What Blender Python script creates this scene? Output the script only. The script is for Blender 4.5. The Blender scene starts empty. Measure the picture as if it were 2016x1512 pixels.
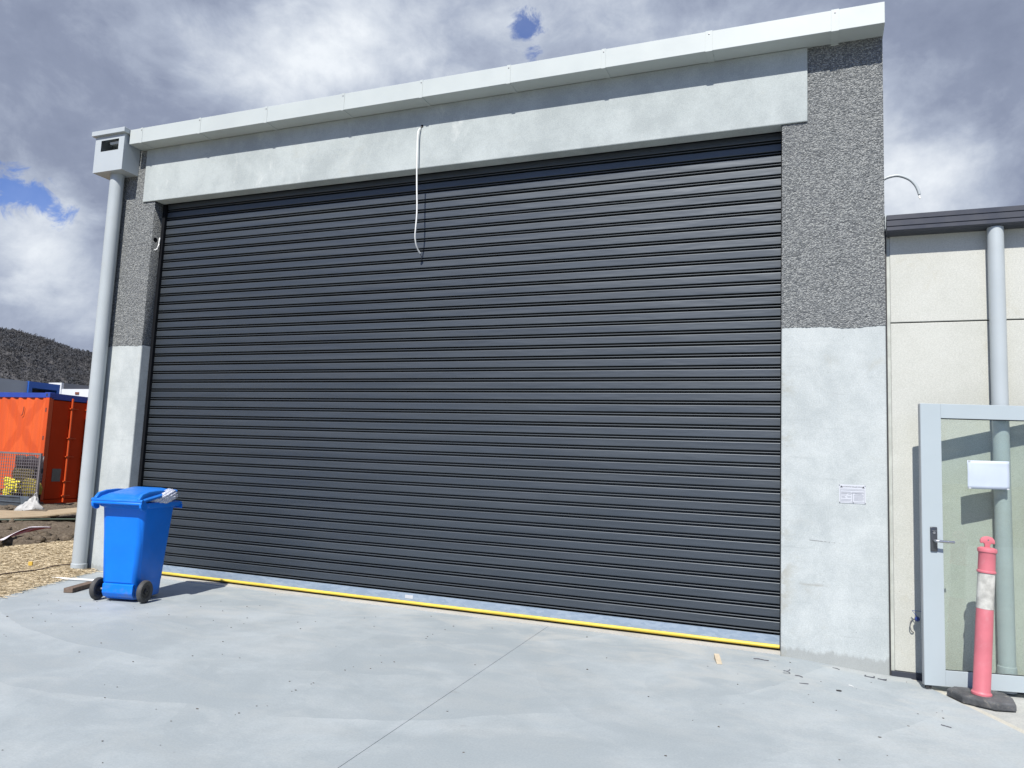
import bpy, bmesh, math, random
import numpy as np
from mathutils import Vector, Matrix

random.seed(7)
rng = np.random.default_rng(7)
S = bpy.context.scene
COL = S.collection
rad = math.radians

# ------------------------------------------------------------------ camera
cam_d = bpy.data.cameras.new('camera')
cam = bpy.data.objects.new('camera', cam_d)
COL.objects.link(cam)
S.camera = cam


def view_axes(yaw, pitch, roll):
    cy, sy, cp, sp = math.cos(yaw), math.sin(yaw), math.cos(pitch), math.sin(pitch)
    fw = Vector((sy * cp, cy * cp, sp))
    rt = Vector((cy, -sy, 0))
    dn = fw.cross(rt)
    c, s = math.cos(roll), math.sin(roll)
    return rt * c + dn * s, dn * c - rt * s, fw


CR, CD, CF = view_axes(-.385, .1065, -.0410)
m = Matrix((CR, -CD, -CF)).transposed().to_4x4()
m.translation = Vector((0, -6.693, 1.434))
cam.matrix_world = m
cam_d.sensor_width = 36
cam_d.lens = 36 * 1500 / 2016
cam_d.clip_start = .05
cam_d.clip_end = 9000

# ------------------------------------------------------------------ light
SUN_EL, SUN_AZ = 49.6, 177.0        # azimuth clockwise from +Y: in front of the facade, a touch to the right
sun_dir = Vector((math.sin(rad(SUN_AZ)) * math.cos(rad(SUN_EL)), math.cos(rad(SUN_AZ)) * math.cos(rad(SUN_EL)), math.sin(rad(SUN_EL))))
sd = bpy.data.lights.new('sun', 'SUN')
sd.energy = 3.9
sd.angle = rad(.5)
sd.color = (1.0, .952, .885)
sun = bpy.data.objects.new('sun', sd)
COL.objects.link(sun)
sun.rotation_euler = sun_dir.to_track_quat('Z', 'Y').to_euler()
sun.location = (0, -20, 30)

S.view_settings.view_transform = 'Standard'
S.view_settings.look = 'None'
S.view_settings.gamma = 1
S.view_settings.use_curve_mapping = False
S.view_settings.exposure = 0.9


# ------------------------------------------------------------------ node helpers
class NT:
    def __init__(s, tree):
        s.t = tree
        s.n = tree.nodes
        s.l = tree.links

    def add(s, typ, ins=None, **kw):
        n = s.n.new(typ)
        for k, v in kw.items():
            setattr(n, k, v)
        for k, v in (ins or {}).items():
            s.put(n, k, v)
        return n

    def put(s, n, k, v):
        sock = n.inputs[k]
        if isinstance(v, bpy.types.NodeSocket):
            s.l.new(v, sock)
        else:
            if sock.type == 'RGBA' and len(v) == 3:
                v = (*v, 1)
            sock.default_value = v

    def math(s, op, a, b=0.0, c=0.0, clamp=False):
        n = s.n.new('ShaderNodeMath')
        n.operation = op
        n.use_clamp = clamp
        for i, v in enumerate((a, b, c)):
            s.put(n, i, v)
        return n.outputs[0]

    def noise(s, vec, scale, detail=4, rough=.5, dist=0.0, out='Fac'):
        n = s.add('ShaderNodeTexNoise', {'Vector': vec, 'Scale': scale, 'Detail': detail, 'Roughness': rough, 'Distortion': dist})
        return n.outputs[out]

    def ramp(s, fac, lo, hi, a=0.0, b=1.0, smooth=True):
        n = s.n.new('ShaderNodeMapRange')
        n.interpolation_type = 'SMOOTHSTEP' if smooth else 'LINEAR'
        for k, v in (('Value', fac), ('From Min', lo), ('From Max', hi), ('To Min', a), ('To Max', b)):
            s.put(n, k, v)
        return n.outputs[0]

    def mix(s, fac, a, b, blend='MIX'):
        n = s.n.new('ShaderNodeMix')
        n.data_type = 'RGBA'
        n.blend_type = blend
        s.put(n, 0, fac)
        s.put(n, 6, a)
        s.put(n, 7, b)
        return n.outputs[2]

    def vmath(s, op, a, b=(0, 0, 0)):
        n = s.n.new('ShaderNodeVectorMath')
        n.operation = op
        s.put(n, 0, a)
        s.put(n, 1, b)
        return n

    def pos(s):
        return s.add('ShaderNodeNewGeometry').outputs['Position']

    def obj(s):
        return s.add('ShaderNodeTexCoord').outputs['Object']

    def stretch(s, vec, sc, off=(0, 0, 0)):
        n = s.add('ShaderNodeMapping', {'Vector': vec, 'Scale': sc, 'Location': off})
        return n.outputs[0]


# ------------------------------------------------------------------ sky
W = bpy.data.worlds.new('World')
S.world = W
W.use_nodes = True
w = NT(W.node_tree)
w.n.clear()
SKY_STRENGTH = .1
sky = w.add('ShaderNodeTexSky', sky_type='NISHITA')
sky.sun_disc = False
sky.sun_elevation = rad(SUN_EL)
sky.sun_rotation = rad(SUN_AZ)
sky.air_density = 1.0
sky.dust_density = .4
sky.ozone_density = 2.0
gen = w.add('ShaderNodeTexCoord').outputs['Generated']
d = w.vmath('NORMALIZE', gen).outputs[0]
sep = w.add('ShaderNodeSeparateXYZ', {0: d})
zc = w.math('ADD', w.math('MAXIMUM', sep.outputs[2], 0.0), .16)
uv = w.add('ShaderNodeCombineXYZ', {0: w.math('DIVIDE', sep.outputs[0], zc), 1: w.math('DIVIDE', sep.outputs[1], zc), 2: 0.0}).outputs[0]


def px_dir(u, v):
    q = CR * ((u - 1008) / 1500) + CD * ((v - 756) / 1500) + CF
    return q.normalized()


def blob(u, v, r, soft=.6):
    """a soft round patch of sky about the direction of one cloud feature (r in degrees), its rim broken by the cloud noise"""
    dd = w.vmath('DOT_PRODUCT', dw, tuple(px_dir(u, v))).outputs['Value']
    return w.ramp(dd, math.cos(rad(r)), math.cos(rad(r * (1 - soft))))


wn = w.noise(uv, 2.2, 6, .6, out='Color')
warp = w.vmath('SCALE', w.vmath('SUBTRACT', wn, (.5, .5, .5)).outputs[0])
warp.inputs['Scale'].default_value = .085
dw = w.vmath('NORMALIZE', w.vmath('ADD', d, warp.outputs[0]).outputs[0]).outputs[0]
uvs = w.stretch(d, (1.0, 1.0, 1.25), (3.1, 1.7, .4))
bil = w.noise(uvs, 4.6, 10, .60, .30)          # billows
fine = w.noise(uvs, 12.5, 9, .62, .35)
big = w.noise(w.stretch(d, (1, 1, 1.5), (7.3, 2.2, 0)), 2.0, 4, .5, .2)
lum = w.math('ADD', w.math('MULTIPLY', bil, .62), w.math('ADD', w.math('MULTIPLY', fine, .28), w.math('MULTIPLY', big, .10)))
terms = []
for (u, v, r, a) in ((150, 130, 17, -.07), (60, 600, 7, -.05), (330, 300, 8, -.05), (1900, 230, 11, -.055), (1850, 40, 8, -.03), (1250, 30, 9, .035), (470, 30, 5, -.03),
                     (60, 470, 5, .15), (165, 540, 5, .13), (500, 125, 5.5, .11), (640, 60, 6, .07), (760, 70, 6, .09), (930, 110, 6, .10), (600, 160, 6, .06), (1850, 395, 5, .13), (1770, 330, 5, .06), (690, 170, 6, .05), (90, 690, 4, .04)):
    terms.append(w.math('MULTIPLY', blob(u, v, r, .95), a))
for t in terms:
    lum = w.math('ADD', lum, t)
cr = w.add('ShaderNodeValToRGB', {'Fac': w.ramp(lum, .30, .74, 0, 1, False)})
el = cr.color_ramp.elements
el[0].position, el[0].color = 0.0, (1.18, 1.39, 1.98, 1)
el[1].position, el[1].color = 1.0, (4.7, 4.95, 5.25, 1)
for p_, c_ in ((.28, (1.52, 1.76, 2.40)), (.52, (2.30, 2.60, 3.25)), (.74, (3.40, 3.70, 4.20))):
    e = el.new(p_)
    e.color = (*c_, 1)
# open blue between the clouds: ragged holes, and the wide clear area the sun shines through
gap = w.ramp(w.noise(w.stretch(uv, (1, 1, 1), (11.2, 5.1, 2)), 1.3, 8, .6, .3), .66, .80)
sd_ = w.vmath('DOT_PRODUCT', dw, tuple(sun_dir)).outputs['Value']
clear = w.math('MULTIPLY', w.ramp(sd_, .30, .80), w.ramp(fine, .40, .56, .55, 1.0))
gap = w.math('MAXIMUM', gap, clear)
hole = None
for (u, v, r, a) in ((20, 372, 2.6, .92), (70, 390, 2.3, 1.0), (112, 418, 1.7, .85), (-50, 350, 3.0, .9), (1034, 60, 2.0, 1.0), (1046, 96, 1.4, .72)):
    dd = w.vmath('DOT_PRODUCT', d, tuple(px_dir(u, v))).outputs['Value']
    q = w.math('MULTIPLY', w.ramp(w.math('ARCCOSINE', dd), rad(r), 0.0, 0, 1, False), a)
    hole = q if hole is None else w.math('MAXIMUM', hole, q)
rag = w.noise(w.stretch(d, (1, 1, 1.3), (1.3, 4.1, 2)), 26.0, 10, .66, .7)
hole = w.math('MULTIPLY', w.ramp(w.math('ADD', hole, w.math('MULTIPLY', w.math('SUBTRACT', rag, .5), 2.2)), .34, .82), w.ramp(hole, .0, .30))
gap = w.math('MULTIPLY', w.math('MINIMUM', w.math('MAXIMUM', gap, w.math('MULTIPLY', hole, .88)), 1.0), .95)
blue = w.mix(1.0, sky.outputs[0], (.34, .46, .78), 'MULTIPLY')
final = w.mix(gap, cr.outputs[0], blue)
bg = w.add('ShaderNodeBackground', {'Color': final, 'Strength': SKY_STRENGTH})
wo = w.add('ShaderNodeOutputWorld', {'Surface': bg.outputs[0]})


# ------------------------------------------------------------------ materials
def new_mat(name):
    mt = bpy.data.materials.new(name)
    mt.use_nodes = True
    t = NT(mt.node_tree)
    t.n.clear()
    out = t.n.new('ShaderNodeOutputMaterial')
    b = t.n.new('ShaderNodeBsdfPrincipled')
    t.l.new(b.outputs[0], out.inputs[0])
    return mt, t, b, out


def sc(c, k):
    return tuple(x * k for x in c)


def plain(name, col, rough=.5, metal=0.0, var=.12, scale=6.0, bump=0.0, bscale=80.0, spec=.5, dirt=None, dirt_amt=.3):
    """a painted or moulded surface: slight tone drift, faint grime, optional fine relief"""
    mt, t, b, o = new_mat(name)
    v = t.obj()
    n1 = t.noise(v, scale, 5, .6)
    c = t.mix(t.ramp(n1, .3, .7), sc(col, 1 - var), sc(col, 1 + var))
    if dirt:
        n2 = t.noise(v, scale * 2.3, 8, .7, .4)
        c = t.mix(t.ramp(n2, .52, .8, 0, dirt_amt), c, dirt)
    t.put(b, 'Base Color', c)
    t.put(b, 'Roughness', t.ramp(t.noise(v, scale * 3, 4), .3, .7, max(rough - .07, 0), min(rough + .07, 1)))
    t.put(b, 'Metallic', metal)
    t.put(b, 'Specular IOR Level', spec)
    if bump:
        bp = t.add('ShaderNodeBump', {'Height': t.noise(v, bscale, 6, .6), 'Strength': bump, 'Distance': .01})
        t.put(b, 'Normal', bp.outputs[0])
    return mt


def concrete(name, c1, c2, stain=(.2, .19, .17), stain_amt=.25, scale=1.0, streak=(1, 1, 1), pits=.5, bump=.15, white=.0, horiz=0.0):
    mt, t, b, o = new_mat(name)
    p = t.pos()
    ps = t.stretch(p, streak)
    big = t.noise(ps, 1.1 * scale, 6, .62, .4)
    mid = t.noise(p, 5.5 * scale, 8, .68, .3)
    fin = t.noise(p, 42, 6, .7)
    f = t.math('ADD', t.math('MULTIPLY', big, .55), t.math('ADD', t.math('MULTIPLY', mid, .3), t.math('MULTIPLY', fin, .15)))
    c = t.mix(t.ramp(f, .38, .62), c1, c2)
    st = t.noise(t.stretch(p, (1, 1, 1), (4, 9, 2)), 2.6 * scale, 9, .7, .8)
    c = t.mix(t.ramp(st, .57, .78, 0, stain_amt), c, stain)
    if horiz:
        h = t.noise(t.stretch(p, (1.2, 1.2, 26)), 1.6, 7, .65, .2)
        c = t.mix(t.ramp(h, .55, .75, 0, horiz), c, sc(c1, .82))
    if white:
        wv = t.noise(t.stretch(p, (1, 1, .6), (1, 3, 8)), 3.3, 9, .72, .6)
        c = t.mix(t.ramp(wv, .58, .74, 0, white), c, (.55, .57, .55))
    gr = t.ramp(t.noise(t.stretch(p, (1, 1, 1.6)), 95, 4, .75), .3, .7, .86, 1.12)
    c = t.mix(1.0, c, t.add('ShaderNodeCombineColor', {0: gr, 1: gr, 2: gr}).outputs[0], 'MULTIPLY')
    vo = t.add('ShaderNodeTexVoronoi', {'Vector': p, 'Scale': 26.0})
    vo2 = t.add('ShaderNodeTexVoronoi', {'Vector': p, 'Scale': 26.0, }, feature='F1')
    pick = t.add('ShaderNodeSeparateColor', {0: vo2.outputs['Color']})
    pit = t.math('MULTIPLY', t.ramp(vo.outputs['Distance'], .10, .03), t.ramp(pick.outputs[0], .80, .86))
    c = t.mix(t.math('MULTIPLY', pit, pits), c, sc(c1, .35))
    t.put(b, 'Base Color', c)
    t.put(b, 'Roughness', t.ramp(mid, .3, .7, .75, .92))
    t.put(b, 'Specular IOR Level', .3)
    hgt = t.math('ADD', t.math('MULTIPLY', fin, .5), t.math('SUBTRACT', t.math('MULTIPLY', mid, .8), t.math('MULTIPLY', pit, .8)))
    bp = t.add('ShaderNodeBump', {'Height': hgt, 'Strength': bump, 'Distance': .02})
    t.put(b, 'Normal', bp.outputs[0])
    return mt


M = {}
M['lintel'] = concrete('lintel_concrete', (.285, .318, .318), (.375, .413, .41), (.33, .335, .295), .5, 1.0, (1, 1, 1), .35, .1, white=.45)
M['pillar'] = concrete('pillar_concrete', (.32, .352, .352), (.415, .447, .443), (.30, .295, .25), .35, 1.2, (1, 1, 1), .6, .14, white=.25, horiz=.45)
M['panel'] = concrete('pale_wall_concrete', (.375, .383, .345), (.43, .438, .402), (.33, .31, .235), .55, .8, (1, 1, 1), .65, .06)
M['sill'] = concrete('sill_concrete', (.33, .325, .295), (.40, .395, .365), (.3, .28, .24), .4, 2.0, (1, 1, 1), .4, .15)
M['old_slab'] = concrete('side_path_concrete', (.27, .285, .275), (.35, .36, .34), (.3, .28, .22), .4, 2.0, (1, 1, 1), .5, .15)
M['mortar'] = concrete('mortar_strip', (.36, .35, .30), (.42, .41, .355), (.3, .28, .24), .4, 2.5, (1, 1, 1), .4, .2)


def weather_pillar(mt):
    """damp tide mark at the foot, brown run-off beside the jamb, one long scratch"""
    t = NT(mt.node_tree)
    b = [n for n in t.n if n.type == 'BSDF_PRINCIPLED'][0]
    src = b.inputs['Base Color'].links[0].from_socket
    p = t.pos()
    q = t.add('ShaderNodeSeparateXYZ', {0: p})
    jag = t.noise(t.stretch(p, (1, 1, .25)), 17, 6, .7)
    foot = t.ramp(t.math('SUBTRACT', t.math('ADD', q.outputs[2], .0), t.math('MULTIPLY', jag, .17)), .0, -.035)
    c = t.mix(t.math('MULTIPLY', foot, .6), src, (.215, .225, .215))
    edge = t.math('MULTIPLY', t.ramp(t.math('ABSOLUTE', t.math('ADD', q.outputs[0], .29)), .15, .01), t.ramp(t.noise(p, 3.4, 7, .7, .4), .50, .62))
    c = t.mix(t.math('MULTIPLY', edge, .55), c, (.25, .245, .20))
    ln = t.math('ABSOLUTE', t.math('ADD', t.math('SUBTRACT', q.outputs[2], .932), t.math('MULTIPLY', q.outputs[0], .05)))
    sx = t.math('MULTIPLY', t.ramp(q.outputs[0], -.075, -.07), t.ramp(q.outputs[0], .30, .0))
    brk = t.ramp(t.math('ADD', t.noise(t.stretch(p, (1, 0, 0)), 75, 2, .5), t.math('MULTIPLY', q.outputs[0], -1.0)), .38, .45)
    c = t.mix(t.math('MULTIPLY', t.math('MULTIPLY', t.ramp(ln, .0045, .002), sx), t.math('MULTIPLY', brk, .7)), c, (.12, .12, .12))
    smear = t.math('MULTIPLY', t.math('MULTIPLY', t.ramp(t.math('ABSOLUTE', t.math('SUBTRACT', q.outputs[2], .585)), .022, .004), t.ramp(t.math('ABSOLUTE', t.math('ADD', q.outputs[0], .04)), .16, .02)), t.ramp(t.noise(t.stretch(p, (1, 1, 6)), 9, 6, .7), .42, .6))
    c = t.mix(t.math('MULTIPLY', smear, .6), c, (.23, .225, .195))
    t.put(b, 'Base Color', c)


weather_pillar(M['pillar'])


def slab_mat():
    mt, t, b, o = new_mat('trowelled_slab_concrete')
    p = t.pos()
    big = t.noise(p, .55, 6, .6, .5)
    mid = t.noise(p, 2.4, 8, .68, .6)
    fin = t.noise(p, 30, 6, .7)
    # arcs left by the power trowel: rings about two points on the slab, broken by noise
    arcs = None
    for (cx, cy, sc_, amp) in ((-4.6, 1.6, 1.15, 1.0), (-.6, -1.2, 1.35, .35)):
        q = t.stretch(p, (1, 1, 0), (-cx, -cy, 0))
        ln = t.vmath('LENGTH', q).outputs['Value']
        ln = t.math('ADD', ln, t.math('MULTIPLY', t.noise(p, .8, 4, .5), .45))
        saw = t.math('FRACT', t.math('MULTIPLY', ln, sc_))
        a = t.math('MULTIPLY', t.math('MULTIPLY', saw, t.ramp(t.noise(t.stretch(p, (1, 1, 1), (cx, cy, 5)), .7, 3, .5), .42, .62)), amp)
        arcs = a if arcs is None else t.math('ADD', arcs, a)
    f = t.math('ADD', t.math('MULTIPLY', big, .5), t.math('ADD', t.math('MULTIPLY', mid, .38), t.math('MULTIPLY', fin, .12)))
    f = t.math('SUBTRACT', f, t.math('MULTIPLY', arcs, .14))
    c = t.mix(t.ramp(f, .36, .64), (.250, .284, .297), (.326, .361, .372))
    # paler, drier scuffs and dusty patches towards the doorway
    sepp = t.add('ShaderNodeSeparateXYZ', {0: p})
    near = t.ramp(sepp.outputs[1], -2.2, .1)
    dust = t.noise(t.stretch(p, (1, 1.6, 1), (2, 5, 1)), 1.7, 8, .66, .8)
    c = t.mix(t.math('MULTIPLY', t.ramp(dust, .42, .68), t.math('ADD', t.math('MULTIPLY', near, .5), .18)), c, (.365, .375, .358))
    sc2 = t.noise(t.stretch(p, (1.0, 2.4, 1), (9, 1, 1)), 4.0, 9, .72, 1.2)
    c = t.mix(t.ramp(sc2, .62, .76, 0, .5), c, (.39, .415, .418))
    brown = t.noise(t.stretch(p, (1, 1, 1), (1, 8, 1)), 3.0, 9, .75, .5)
    c = t.mix(t.ramp(brown, .63, .76, 0, .35), c, (.17, .16, .14))
    gr = t.ramp(t.noise(p, 80, 5, .75), .3, .7, .93, 1.06)
    c = t.mix(1.0, c, t.add('ShaderNodeCombineColor', {0: gr, 1: gr, 2: gr}).outputs[0], 'MULTIPLY')
    vo = t.add('ShaderNodeTexVoronoi', {'Vector': p, 'Scale': 7.0})
    pk = t.add('ShaderNodeSeparateColor', {0: vo.outputs['Color']})
    spot = t.math('MULTIPLY', t.ramp(vo.outputs['Distance'], .075, .045), t.ramp(pk.outputs[0], .86, .88))
    c = t.mix(t.math('MULTIPLY', spot, .35), c, (.10, .095, .085))
    t.put(b, 'Base Color', c)
    t.put(b, 'Roughness', t.ramp(mid, .3, .7, .62, .8))
    t.put(b, 'Specular IOR Level', .35)
    bp = t.add('ShaderNodeBump', {'Height': t.math('ADD', t.math('MULTIPLY', fin, .4), t.math('MULTIPLY', mid, .8)), 'Strength': .08, 'Distance': .02})
    t.put(b, 'Normal', bp.outputs[0])
    return mt


M['slab'] = slab_mat()


def aggregate_mat():
    mt, t, b, o = new_mat('exposed_aggregate')
    p = t.pos()
    ps = t.stretch(p, (1, 1, 1.25))
    vo = t.add('ShaderNodeTexVoronoi', {'Vector': ps, 'Scale': 88.0})
    pk = t.add('ShaderNodeSeparateColor', {0: vo.outputs['Color']})
    vo2 = t.add('ShaderNodeTexVoronoi', {'Vector': ps, 'Scale': 140.0})
    pk2 = t.add('ShaderNodeSeparateColor', {0: vo2.outputs['Color']})
    tone = t.math('ADD', t.math('MULTIPLY', pk.outputs[0], .65), t.math('MULTIPLY', pk2.outputs[1], .35))
    c = t.add('ShaderNodeValToRGB', {'Fac': tone})
    e = c.color_ramp.elements
    e[0].position, e[0].color = .15, (.088, .096, .10, 1)
    e[1].position, e[1].color = .9, (.315, .33, .318, 1)
    x = e.new(.5)
    x.color = (.165, .178, .18, 1)
    x = e.new(.68)
    x.color = (.275, .287, .28, 1)
    edge = t.ramp(vo.outputs['Distance'], .45, .75)
    col = t.mix(t.math('MULTIPLY', edge, .6), c.outputs[0], (.085, .09, .095))
    drift = t.noise(p, 1.3, 5, .6, .3)
    col = t.mix(t.ramp(drift, .4, .7, 0, .22), col, (.14, .145, .15))
    t.put(b, 'Base Color', col)
    t.put(b, 'Roughness', .88)
    t.put(b, 'Specular IOR Level', .3)
    bp = t.add('ShaderNodeBump', {'Height': t.math('SUBTRACT', t.math('MULTIPLY', pk.outputs[1], .5), vo.outputs['Distance']), 'Strength': .8, 'Distance': .010})
    t.put(b, 'Normal', bp.outputs[0])
    return mt


M['aggregate'] = aggregate_mat()
M['flashing'] = plain('pale_grey_flashing', (.402, .44, .432), .42, 0, .03, 1.5, spec=.4, dirt=(.36, .38, .38), dirt_amt=.25)
M['rain_head'] = plain('rain_head_grey', (.355, .393, .413), .42, 0, .03, 2, spec=.4)
M['pipe'] = plain('downpipe_grey', (.345, .383, .397), .38, 0, .04, 2, spec=.45, dirt=(.33, .33, .30), dirt_amt=.25)
M['screw'] = plain('screw_head', (.22, .22, .23), .45, .5)


def slat_mat():
    mt, t, b, o = new_mat('charcoal_door_paint')
    p = t.pos()
    v = t.stretch(p, (.35, 1, 9.44))
    c = t.mix(t.ramp(t.noise(v, .9, 5, .6), .35, .65), (.0070, .0112, .0165), (.0100, .0148, .0208))
    dst = t.noise(t.stretch(p, (1, 1, 1.6)), 1.6, 8, .7, .8)
    sz = t.add('ShaderNodeSeparateXYZ', {0: p}).outputs[2]
    low = t.ramp(sz, 1.3, .1)
    c = t.mix(t.math('MULTIPLY', t.ramp(dst, .5, .75), t.math('ADD', t.math('MULTIPLY', low, .07), .02)), c, (.09, .095, .095))
    sl = t.math('FLOOR', t.math('DIVIDE', t.math('SUBTRACT', sz, .1275), .1058))
    wn = t.add('ShaderNodeTexWhiteNoise', {'W': sl}, noise_dimensions='1D').outputs['Value']
    c = t.mix(1.0, c, t.add('ShaderNodeCombineColor', {0: t.ramp(wn, 0, 1, .93, 1.08), 1: t.ramp(wn, 0, 1, .93, 1.08), 2: t.ramp(wn, 0, 1, .94, 1.07)}).outputs[0], 'MULTIPLY')
    t.put(b, 'Base Color', c)
    t.put(b, 'Roughness', t.ramp(t.noise(v, 2.0, 4), .3, .7, .49, .57))
    t.put(b, 'Specular IOR Level', 1.0)
    t.put(b, 'IOR', 1.55)
    t.put(b, 'Specular Tint', (.86, .94, 1.0, 1))
    bp = t.add('ShaderNodeBump', {'Height': t.noise(t.stretch(p, (1.3, 1, 7)), 1.2, 3, .5), 'Strength': .15, 'Distance': .04})
    t.put(b, 'Normal', bp.outputs[0])
    return mt


M['slat'] = slat_mat()
M['guide'] = plain('black_guide_rail', (.006, .007, .009), .7, spec=.1)
M['dark'] = plain('dark_interior', (.03, .03, .032), .8)
M['yellow'] = plain('yellow_rubber', (.58, .43, .055), .5, 0, .08, 3, dirt=(.35, .27, .08), dirt_amt=.5)


def galv_mat():
    mt, t, b, o = new_mat('galvanised_rail')
    p = t.pos()
    vo = t.add('ShaderNodeTexVoronoi', {'Vector': t.stretch(p, (1, 1, 2.5)), 'Scale': 20.0})
    pk = t.add('ShaderNodeSeparateColor', {0: vo.outputs['Color']})
    sm = t.noise(t.stretch(p, (1, 1, 4)), 4, 8, .7, .5)
    c = t.mix(t.ramp(pk.outputs[0], 0, 1, 0, .6), (.25, .32, .40), (.34, .41, .48))
    c = t.mix(t.ramp(sm, .55, .75, 0, .5), c, (.42, .46, .5))
    t.put(b, 'Base Color', c)
    t.put(b, 'Metallic', .45)
    t.put(b, 'Roughness', t.ramp(sm, .3, .7, .42, .6))
    return mt


M['galv'] = galv_mat()
M['sticker'] = plain('silver_sticker', (.42, .44, .46), .4)
M['white_plastic'] = plain('white_pvc', (.68, .69, .67), .4, 0, .03)
M['wire'] = plain('grey_wire', (.10, .10, .11), .5)
M['gutter'] = plain('slate_gutter_paint', (.026, .030, .041), .42, 0, .06, 2)
M['caulk'] = plain('joint_sealant', (.36, .38, .345), .6, 0, .12, 9, dirt=(.25, .24, .2), dirt_amt=.5)
M['black_rubber'] = plain('black_rubber', (.022, .022, .023), .7, 0, .2, 8, bump=.2)
M['alu'] = plain('grey_door_frame_paint', (.325, .375, .395), .35, 0, .02, 2, spec=.45)
M['alu_edge'] = plain('door_edge_aluminium', (.24, .26, .27), .5, 0, .05)
M['handle'] = plain('satin_lever_metal', (.10, .105, .11), .3, .7, .1)
M['lever'] = plain('polished_lever', (.42, .43, .44), .22, .9, .05)
M['paper'] = plain('white_paper', (.40, .455, .53), .7, 0, .03, 6)
M['plate'] = plain('sign_plate', (.44, .46, .49), .45, 0, .03)
M['ink'] = plain('sign_ink', (.16, .17, .20), .6, 0, .05)
M['ink_dark'] = plain('sign_ink_dark', (.03, .03, .04), .6, 0, .05)
M['cord_blue'] = plain('blue_plastic', (.012, .03, .16), .4, 0, .1)


def glass_mat():
    mt, t, b, o = new_mat('tinted_glass')
    t.n.remove(b)
    tr = t.add('ShaderNodeBsdfTransparent', {'Color': (.900, .934, .916, 1)})
    gl = t.add('ShaderNodeBsdfGlossy', {'Color': (1, 1, 1, 1), 'Roughness': .015})
    df = t.add('ShaderNodeBsdfDiffuse', {'Color': (.42, .44, .40, 1)})
    p = t.pos()
    dust = t.noise(t.stretch(p, (1, 1, 2.2)), 3.0, 9, .75, .8)
    fc_ = t.add('ShaderNodeLayerWeight', {'Blend': .5}).outputs['Facing']
    fr_ = t.math('ADD', t.math('MULTIPLY', t.math('POWER', fc_, 5.0), .9), .042)
    m1 = t.add('ShaderNodeMixShader', {0: fr_, 1: tr.outputs[0], 2: gl.outputs[0]})
    m2 = t.add('ShaderNodeMixShader', {0: t.ramp(dust, .4, .75, .008, .045), 1: m1.outputs[0], 2: df.outputs[0]})
    t.l.new(m2.outputs[0], o.inputs[0])
    return mt


M['glass'] = glass_mat()


def bag_mat(name, tint, a):
    mt, t, b, o = new_mat(name)
    t.put(b, 'Base Color', tint)
    t.put(b, 'Roughness', .18)
    t.put(b, 'Specular IOR Level', .8)
    bp = t.add('ShaderNodeBump', {'Height': t.noise(t.obj(), 30, 5, .6, 1.5), 'Strength': .9, 'Distance': .02})
    t.put(b, 'Normal', bp.outputs[0])
    tr = t.add('ShaderNodeBsdfTransparent', {'Color': (.93, .93, .97, 1)})
    mx = t.add('ShaderNodeMixShader', {0: a, 1: tr.outputs[0], 2: b.outputs[0]})
    t.l.new(mx.outputs[0], o.inputs[0])
    return mt


M['bag'] = bag_mat('clear_plastic_film', (.70, .73, .82), .80)
M['white_bag'] = plain('white_woven_bag', (.36, .36, .345), .55, 0, .08, 9, bump=.4, bscale=30)
M['blue'] = plain('blue_bin_plastic', (.002, .150, .62), .40, 0, .07, 3, spec=.3, dirt=(.02, .17, .55), dirt_amt=.35, bump=.05, bscale=200)
M['blue_lid'] = plain('blue_bin_lid_plastic', (.008, .135, .50), .36, 0, .07, 4, spec=.35, dirt=(.07, .18, .5), dirt_amt=.4)
M['tyre'] = plain('grey_black_tyre', (.05, .05, .048), .75, 0, .25, 12, dirt=(.13, .125, .115), dirt_amt=.6)
M['hub'] = plain('black_hub', (.018, .018, .02), .6, 0, .2, 12, dirt=(.08, .08, .075), dirt_amt=.5)
M['axle'] = plain('zinc_axle', (.3, .3, .31), .45, .6)
M['pink'] = plain('faded_orange_plastic', (.46, .125, .15), .55, 0, .10, 4, dirt=(.46, .24, .26), dirt_amt=.6)
M['band'] = plain('dirty_reflective_band', (.42, .42, .385), .45, 0, .30, 11, dirt=(.22, .21, .175), dirt_amt=.7)
M['base_rubber'] = plain('dusty_rubber_base', (.062, .066, .070), .85, 0, .35, 9, bump=.6, bscale=60, dirt=(.24, .22, .18), dirt_amt=.9)
M['timber'] = plain('grey_brown_timber', (.115, .082, .06), .8, 0, .25, 18, bump=.4, bscale=50, dirt=(.2, .16, .12), dirt_amt=.5)
M['pine'] = plain('pale_pine', (.43, .37, .27), .7, 0, .12, 20)


def plywood():
    mt, t, b, o = new_mat('weathered_plywood')
    v = t.obj()
    g = t.noise(t.stretch(v, (1.2, 14, 14)), 2.5, 7, .65, .6)
    c = t.mix(t.ramp(g, .3, .7), (.25, .19, .115), (.35, .28, .18))
    s_ = t.noise(v, 2.2, 7, .7, .5)
    c = t.mix(t.ramp(s_, .52, .75, 0, .6), c, (.20, .165, .115))
    t.put(b, 'Base Color', c)
    t.put(b, 'Roughness', .8)
    return mt


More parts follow.
